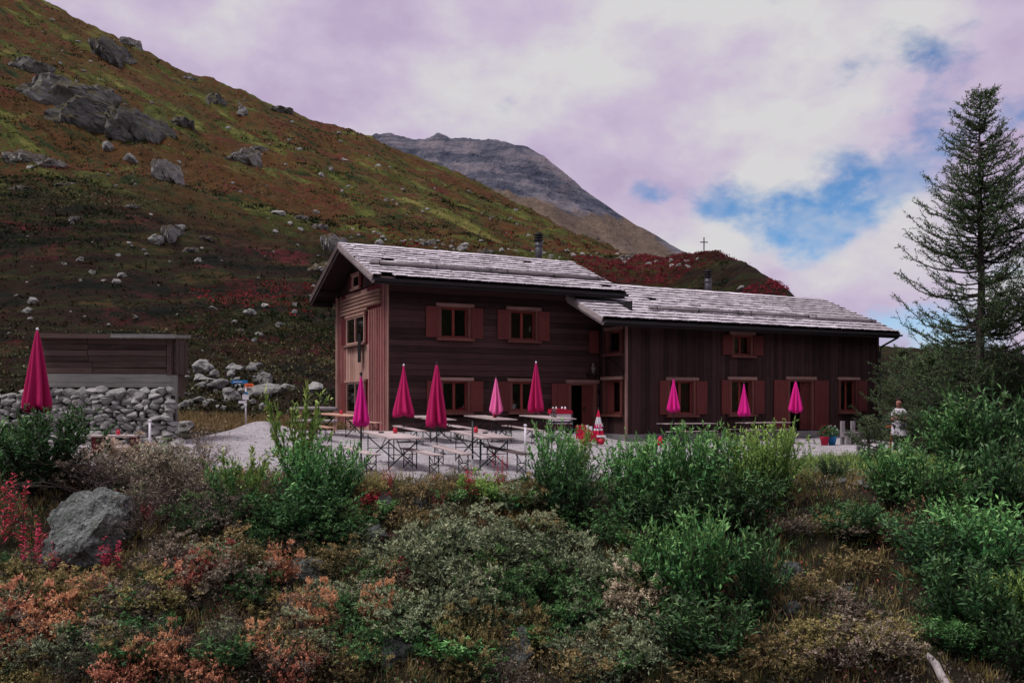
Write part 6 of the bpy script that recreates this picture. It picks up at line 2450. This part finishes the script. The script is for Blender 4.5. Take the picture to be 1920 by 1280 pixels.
hill_cover('hill_heath', 9000, 'heath', 'brown heath tussocks covering the hillside', 0.30, 8, (-60, 1360), None, None, 0.0, 0.35)
hill_cover('hill_juniper_mat', 4200, 'hillgreen', 'dark green juniper mats on the hillside', 0.36, 10, (-60, 1360), None, (0.05, 2.0, 0.16), -0.05, 0.40)
hill_cover('hill_bilberry', 2000, 'hillred', 'crimson bilberry patches on the hillside', 0.28, 9, (-60, 1500), None, (0.045, 5.0, 0.32), -0.02, 0.4)
hill_cover('knoll_bilberry', 7500, 'hillred', 'crimson bilberry carpet on the knoll above the annex roof', 0.20, 9, (1075, 1475), None, (0.06, 3.0, -0.14), 0.12, 0.25, (76, 113))
hill_cover('hill_straw', 5200, 'oliveleaf', 'ochre grass tussocks on the hillside', 0.28, 8, (-60, 1500), None, (0.03, 8.0, 0.10), -0.30)

# ------------------------------------------------------------------ conifers
def gen_conifer(seed, h, reach, n_branch, shape_pow, needle, low, droop=0.1, dens=1.0, tops=0.0):
    g = np.random.default_rng(seed)
    L = Leaves()
    lines = []
    for _ in range(n_branch):
        z = h * (low + (0.985 - low) * g.random() ** 0.9)
        k = z / h
        ln_ = (reach * (1 - k ** shape_pow) + 0.12 * reach) * g.uniform(0.40, 1.10)
        az = g.uniform(0, 2 * math.pi)
        if noise.noise(Vector((math.cos(az) * 1.2, math.sin(az) * 1.2, z * 1.3 + seed))) < -0.22:
            continue
        od = np.array([math.cos(az), math.sin(az), 0])
        t = np.linspace(0, 1, 9)
        rise = (0.30 * k - droop) * ln_
        pts = np.array([0, 0, z]) + od * (ln_ * t)[:, None] + np.array([0, 0, 1.0]) * (rise * t - 0.16 * ln_ * np.sin(t * math.pi) * (1 - k) + 0.24 * ln_ * t ** 3)[:, None]
        pts[1:] += g.normal(size=(8, 3)) * 0.025 * ln_ ** 0.5
        lines.append((pts, 0.012 + 0.012 * ln_, 0.004))
        paths = [(pts[2:], 1.0)]
        side = np.array([-od[1], od[0], 0])
        for _s in range(int(4 + ln_ * 6 * dens)):
            tt = g.uniform(0.22, 0.98)
            i = min(7, int(tt * 8))
            p0 = pts[i] + (pts[i + 1] - pts[i]) * (tt * 8 - i)
            d2 = side * g.choice((-1, 1)) * g.uniform(0.35, 1.0) + od * g.uniform(0.3, 0.9) + np.array([0, 0, g.uniform(-0.25, 0.55)])
            d2 /= np.linalg.norm(d2)
            l2 = g.uniform(0.12, 0.42) * ln_ ** 0.5 * (1.1 - 0.5 * tt)
            u = np.linspace(0, 1, 5)[:, None]
            q = p0 + d2 * l2 * u + np.array([0, 0, 1.0]) * 0.25 * l2 * u ** 2 + g.normal(size=(5, 3)) * 0.012
            lines.append((q, 0.006, 0.002))
            paths.append((q, 1.0))
        for q, dn in paths:
            seg = np.linalg.norm(np.diff(q, axis=0), axis=1).sum()
            n = max(3, int(seg / 0.024 * dens))
            tt = g.random(n) * (len(q) - 1.001)
            ii = tt.astype(int)
            b = q[ii] + (q[ii + 1] - q[ii]) * (tt - ii)[:, None]
            ax = q[ii + 1] - q[ii]
            ax /= np.maximum(np.linalg.norm(ax, axis=1, keepdims=True), 1e-6)
            d = ax * 0.6 + g.normal(size=(n, 3)) * 0.75 + [0, 0, 0.35]
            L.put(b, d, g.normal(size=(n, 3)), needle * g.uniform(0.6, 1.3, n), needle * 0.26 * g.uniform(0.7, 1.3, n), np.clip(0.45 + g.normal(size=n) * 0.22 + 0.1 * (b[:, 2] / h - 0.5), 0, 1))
    return L, lines


def conifer(name, px, Y, top_py, reach, label, seed, n_branch=230, shape_pow=4.0, needle=0.075, low=0.1, mat='larch', droop=0.12, dens=1.0, cat='tree', r_trunk=0.17, lean=0.0):
    p = at(px, Y)
    h = zpix(top_py, Y) - p.z
    root = empty(name, p, 0, label, cat)
    L, lines = gen_conifer(seed, h, reach, n_branch, shape_pow, needle, low, droop, dens)
    r = random.Random(seed)
    pts = [(r.uniform(-1, 1) * 0.03 * (k > 0), r.uniform(-1, 1) * 0.03 * (k > 0), -0.2 + (h + 0.2) * k / 10) for k in range(11)]
    MB().tube(pts, [max(0.012, r_trunk * (1 - k / 10.3)) for k in range(11)], 12).build('trunk', M['bark'], root, True)
    cr_o = add('crown', L.mesh('crown', M[mat], 0.1), root)
    add('branches', twig_mesh('branches', lines, M['bark']), cr_o)
    return root


conifer('larch_tree', 1838, 25.0, 166, 2.0, 'tall larch standing in the thicket at the right end of the annex', 5, 470, 3.0, 0.084, 0.16, droop=-0.04, dens=1.0, r_trunk=0.17)
conifer('larch_tree', 1985, 24.0, 235, 2.1, 'larch cut by the right edge, only its left branches showing', 9, 210, 3.4, 0.075, 0.16, droop=-0.02, dens=0.9)
conifer('mountain_pine', 1745, 28.5, 648, 1.5, 'bushy dark pine left of the larch trunk behind the man', 14, 130, 2.5, 0.085, 0.05, 'larch_b', 0.05, 1.3, r_trunk=0.10)
conifer('mountain_pine', 1815, 27.0, 640, 1.5, 'bushy pine at the foot of the tall larch', 15, 130, 2.5, 0.085, 0.05, 'larch', 0.05, 1.3, r_trunk=0.10)
conifer('mountain_pine', 1895, 26.5, 655, 1.5, 'bushy pine right of the larch trunk', 16, 130, 2.5, 0.085, 0.05, 'larch', 0.05, 1.3, r_trunk=0.10)
conifer('mountain_pine', 1690, 40.0, 652, 1.9, 'lighter green pine beside the right corner of the annex', 17, 120, 2.5, 0.10, 0.05, 'larch_b', 0.05, 1.1, r_trunk=0.10)
conifer('mountain_pine', 1770, 42.0, 640, 2.2, 'pale olive pine further behind the larch', 18, 130, 2.5, 0.11, 0.05, 'larch_b', 0.05, 1.1, r_trunk=0.12)
conifer('mountain_pine', 1870, 40.0, 650, 2.2, 'olive pine behind the larch at the right', 19, 130, 2.5, 0.11, 0.05, 'larch_b', 0.05, 1.1, r_trunk=0.12)
conifer('young_larch', 1628, 26.0, 780, 0.75, 'small young larch in front of the weathered bench', 21, 70, 1.6, 0.06, 0.05, 'larch_b', 0.0, 1.4, r_trunk=0.05)
for px, py, w, h, lab in ((1668, 742, 26, 50, 'pale grey rock behind the right corner of the annex'), (1650, 700, 30, 40, 'pale rock higher behind the right corner of the annex'),
                          (1668, 790, 22, 40, 'white rounded rock right of the annex corner')):
    rock_at(px, py, w, h, lab, mat='rock_pale', Y=47.0 if py < 760 else 44.0)

# fallen pale log on the lower right slope
a_, b_ = hit(1738, 1236), hit(1775, 1292)
if a_ and b_:
    d = b_ - a_
    o = MB().tube([(0, 0, 0), tuple(d * 0.4 + Vector((0.02, 0, 0.03))), tuple(d * 0.75), tuple(d * 1.3)], [0.05, 0.065, 0.07, 0.075], 9).build('fallen_log', M['pale_log'], None, True, loc=a_ + Vector((0, 0, 0.08)))
    tag(o, 'pale weathered fallen log at the lower right of the slope', 'log')

# more low shrubs closing the bank
r6 = random.Random(31)
LOW = []
ZONES = [((0, 620), (1040, 1275), [('dome', 'greyleaf', 'grey green'), ('dome', 'oliveleaf', 'olive'), ('twiggy', 'brownleaf', 'bare brown'), ('dome', 'brownleaf', 'dark brown'), ('sparse', 'willow_d', 'sparse green')], 'lower left of the bank', 66),
         ((620, 1260), (1000, 1275), [('dome', 'greyleaf', 'grey green'), ('dome', 'willow_d', 'dark green'), ('sparse', 'willow', 'sparse green'), ('twiggy', 'paleleaf', 'pale twiggy'), ('low', 'oliveleaf', 'ochre')], 'middle of the bank', 66),
         ((1440, 1700), (960, 1275), [('low', 'brownleaf', 'dull brown'), ('low', 'oliveleaf', 'ochre')], 'grassy gap on the right', 13),
         ((1680, 1920), (940, 1275), [('dense', 'willow_d', 'dark green'), ('dense', 'willow', 'green')], 'right thicket', 14),
         ((360, 700), (960, 1040), [('dome', 'willow_d', 'dark green'), ('low', 'brownleaf', 'dark brown')], 'bank below the thin willows', 16),
         ((640, 1180), (940, 1010), [('dome', 'greyleaf', 'grey green'), ('low', 'oliveleaf', 'ochre'), ('sparse', 'willow', 'sparse green'), ('twiggy', 'brownleaf', 'brown twiggy')], 'bank top before the tables', 18),
         ((100, 430), (840, 960), [('twiggy', 'paleleaf', 'pale twiggy'), ('dome', 'brownleaf', 'dull brown'), ('dome', 'greyleaf', 'grey green')], 'belt above the big boulder', 16)]
for (xa, xb), (ya, yb), kinds, where, cnt in ZONES:
    for k in range(cnt):
        kind, mat, word = r6.choice(kinds)
        px, py = r6.uniform(xa, xb), r6.uniform(ya, yb)
        if kind == 'dome' and 40 < px < 260 and py < 1110:
            continue
        sz = r6.uniform(46, 92) * (0.75 + (py - 950) / 700)
        o = shrub(kind, mat, px, py, py - sz * (0.8 if kind != 'low' else 0.5), sz * 1.7, 'small %s shrub in the %s' % (word, where), 'low_shrub', group='low shrubs of the ' + where, seed=k * 7 + int(px))
        if o:
            LOW.append((px, o))
ORD = ['first', 'second', 'third', 'fourth', 'fifth', 'sixth', 'seventh', 'eighth', 'ninth', 'tenth', 'eleventh', 'twelfth', 'thirteenth', 'fourteenth', 'fifteenth', 'sixteenth', 'seventeenth', 'eighteenth', 'nineteenth', 'twentieth', 'twenty-first', 'twenty-second', 'twenty-third', 'twenty-fourth', 'twenty-fifth']


def ordinals(items):
    """things alike in every other way are told apart by their order from the left"""
    by = {}
    for px_, o_ in items:
        by.setdefault(o_['label'], []).append((px_, o_))
    for lab_, lst in by.items():
        if len(lst) > 1:
            for n_, (_, o_) in enumerate(sorted(lst, key=lambda t_: t_[0])):
                o_['label'] = lab_ + ', ' + ORD[n_] + ' from left'


ordinals(LOW)
ordinals([(o_.location.x / o_.location.y, o_) for o_ in COL.objects if o_.name.startswith('border_stone')])
ordinals([(o_.location.x / o_.location.y, o_) for o_ in COL.objects if o_.get('group') == 'stones tumbled left of the wall'])

# ------------------------------------------------------------------ the man in white
def skin_mesh(name, verts, edges, radii, mat, sub=2, root=0):
    me = bpy.data.meshes.new(name)
    me.from_pydata(verts, edges, [])
    o = bpy.data.objects.new(name, me)
    COL.objects.link(o)
    o.modifiers.new('skin', 'SKIN')
    for i, rr in enumerate(radii):
        sv = me.skin_vertices[0].data[i]
        sv.radius = rr if hasattr(rr, '__len__') else (rr, rr)
        sv.use_root = i == root
    sm = o.modifiers.new('sub', 'SUBSURF')
    sm.levels = sm.render_levels = sub
    dgr = bpy.context.evaluated_depsgraph_get()
    m2 = bpy.data.meshes.new_from_object(o.evaluated_get(dgr))
    bpy.data.objects.remove(o)
    m2.polygons.foreach_set('use_smooth', np.ones(len(m2.polygons), dtype=bool))
    m2.materials.clear()
    m2.materials.append(mat)
    return m2


p = at(1686, 29.0)
zg = H(p.x, p.y, False) + 0.02
man = empty('person', (p.x, p.y, zg), R(-35), 'man in a white shirt and white apron with folded forearms beside the pine branches', 'person')
# facing -y locally; arms folded in front of the chest
V = [(0, 0, 0.95), (0, 0.01, 1.12), (0, 0.02, 1.30), (0, 0.02, 1.45), (0, 0.01, 1.51), (0, -0.015, 1.585), (0, -0.02, 1.665), (0, -0.01, 1.745),
     (0.165, 0.02, 1.385), (0.215, 0.0, 1.13), (0.10, -0.20, 1.13), (-0.05, -0.24, 1.18), (-0.165, 0.02, 1.385), (-0.215, 0.0, 1.14), (-0.10, -0.20, 1.18), (0.06, -0.25, 1.22),
     (0.10, 0, 0.90), (0.11, -0.02, 0.50), (0.12, 0.02, 0.09), (0.13, -0.15, 0.045), (-0.10, 0, 0.90), (-0.11, -0.01, 0.50), (-0.12, 0.02, 0.09), (-0.14, -0.14, 0.045)]
E = [(0, 1), (1, 2), (2, 3), (3, 4), (4, 5), (5, 6), (6, 7), (3, 8), (8, 9), (9, 10), (10, 11), (3, 12), (12, 13), (13, 14), (14, 15),
     (0, 16), (16, 17), (17, 18), (18, 19), (0, 20), (20, 21), (21, 22), (22, 23)]
RD = [(0.15, 0.11), (0.135, 0.10), (0.145, 0.11), (0.09, 0.085), 0.056, (0.088, 0.098), (0.100, 0.115), (0.075, 0.085),
      0.055, 0.042, 0.036, 0.028, 0.055, 0.042, 0.036, 0.028, 0.085, 0.058, 0.042, 0.036, 0.085, 0.058, 0.042, 0.036]
add('body', skin_mesh('body', V, E, RD, M['skin']), man)
Vs = [V[0], V[1], V[2], V[3], (0, 0.01, 1.49), V[8], (0.205, 0.005, 1.20), V[12], (-0.205, 0.005, 1.21)]
add('shirt', skin_mesh('shirt', Vs, [(0, 1), (1, 2), (2, 3), (3, 4), (3, 5), (5, 6), (3, 7), (7, 8)],
                       [(0.175, 0.14), (0.155, 0.125), (0.165, 0.13), (0.105, 0.10), 0.062, 0.070, 0.064, 0.070, 0.064], M['cloth_white']), man)
Vt = [V[0], V[16], V[17], (0.12, 0.02, 0.12), V[20], V[21], (-0.12, 0.02, 0.12)]
add('trousers', skin_mesh('trousers', Vt, [(0, 1), (1, 2), (2, 3), (0, 4), (4, 5), (5, 6)], [(0.175, 0.135), 0.105, 0.078, 0.068, 0.105, 0.078, 0.068], M['trouser']), man)
mb = MB()
n = 12
for th in (0.0, 0.012):
    for z_, rr in ((1.02, 0.20), (0.85, 0.225), (0.62, 0.24)):
        for k in range(n + 1):
            a_ = math.pi + math.pi * k / n
            mb.v.append(((rr + th) * math.cos(a_) * 1.02, (rr * 0.82 + th) * math.sin(a_) + 0.02 + 0.01 * math.sin(k * 2.2), z_))
m1 = n + 1
for s_ in (0, 3 * m1):
    for rr in range(2):
        for k in range(n):
            q = (s_ + rr * m1 + k, s_ + rr * m1 + k + 1, s_ + (rr + 1) * m1 + k + 1, s_ + (rr + 1) * m1 + k)
            mb.f.append(q if s_ else q[::-1])
mb.build('apron', M['cloth_white'], man, True)
mb = MB()
mb.lathe([(0.02, 1.83), (0.065, 1.82), (0.098, 1.785), (0.110, 1.73), (0.106, 1.685), (0.09, 1.655)], 16, (0, 0.018, 0), lambda a, r, z, k: (r * (1.0 + 0.10 * math.sin(a)) * (0.86 if math.sin(a) < -0.3 and z < 1.74 else 1.0), z))
mb.build('hair', M['hair'], man, True)
mb = MB()
mb.prism([(-0.012, 1.66), (0.012, 1.66), (0.008, 1.70), (-0.008, 1.70)], 1, -0.135, -0.10)
for x in (-0.035, 0.035):
    mb.lathe([(0.004, -0.008), (0.010, 0.0), (0.004, 0.008)], 8, (x, -0.112, 1.705))
mb.build('face_features', M['skin'], man)
# fingers of the folded hands
for (hx, hy, hz), sx in (((-0.05, -0.24, 1.18), -1), ((0.06, -0.25, 1.22), 1)):
    mb = MB()
    for k in range(5):
        mb.tube([(hx, hy, hz + 0.03 - 0.016 * k), (hx + sx * 0.05, hy + 0.005, hz + 0.032 - 0.017 * k), (hx + sx * 0.085, hy + 0.035, hz + 0.03 - 0.018 * k)], [0.010, 0.009, 0.007], 6)
    mb.build('fingers', M['skin'], man, True)

# orange stake beside him
p = at(1671, 29.6)
zg = H(p.x, p.y, False)
sk = empty('orange_stake', (p.x, p.y, zg), 0, 'orange wooden stake with a short crossbar beside the man in white', 'stake')
MB().beam((-0.06, 0, 0), (0.04, 0, zpix(796, 29.6) - zg), 0.05, 0.05).build('shaft', M['orange'], sk)
MB().beam((-0.16, 0, zpix(799, 29.6) - zg), (0.08, -0.02, zpix(799, 29.6) - zg + 0.01), 0.04, 0.04).build('crossbar', M['orange'], sk)
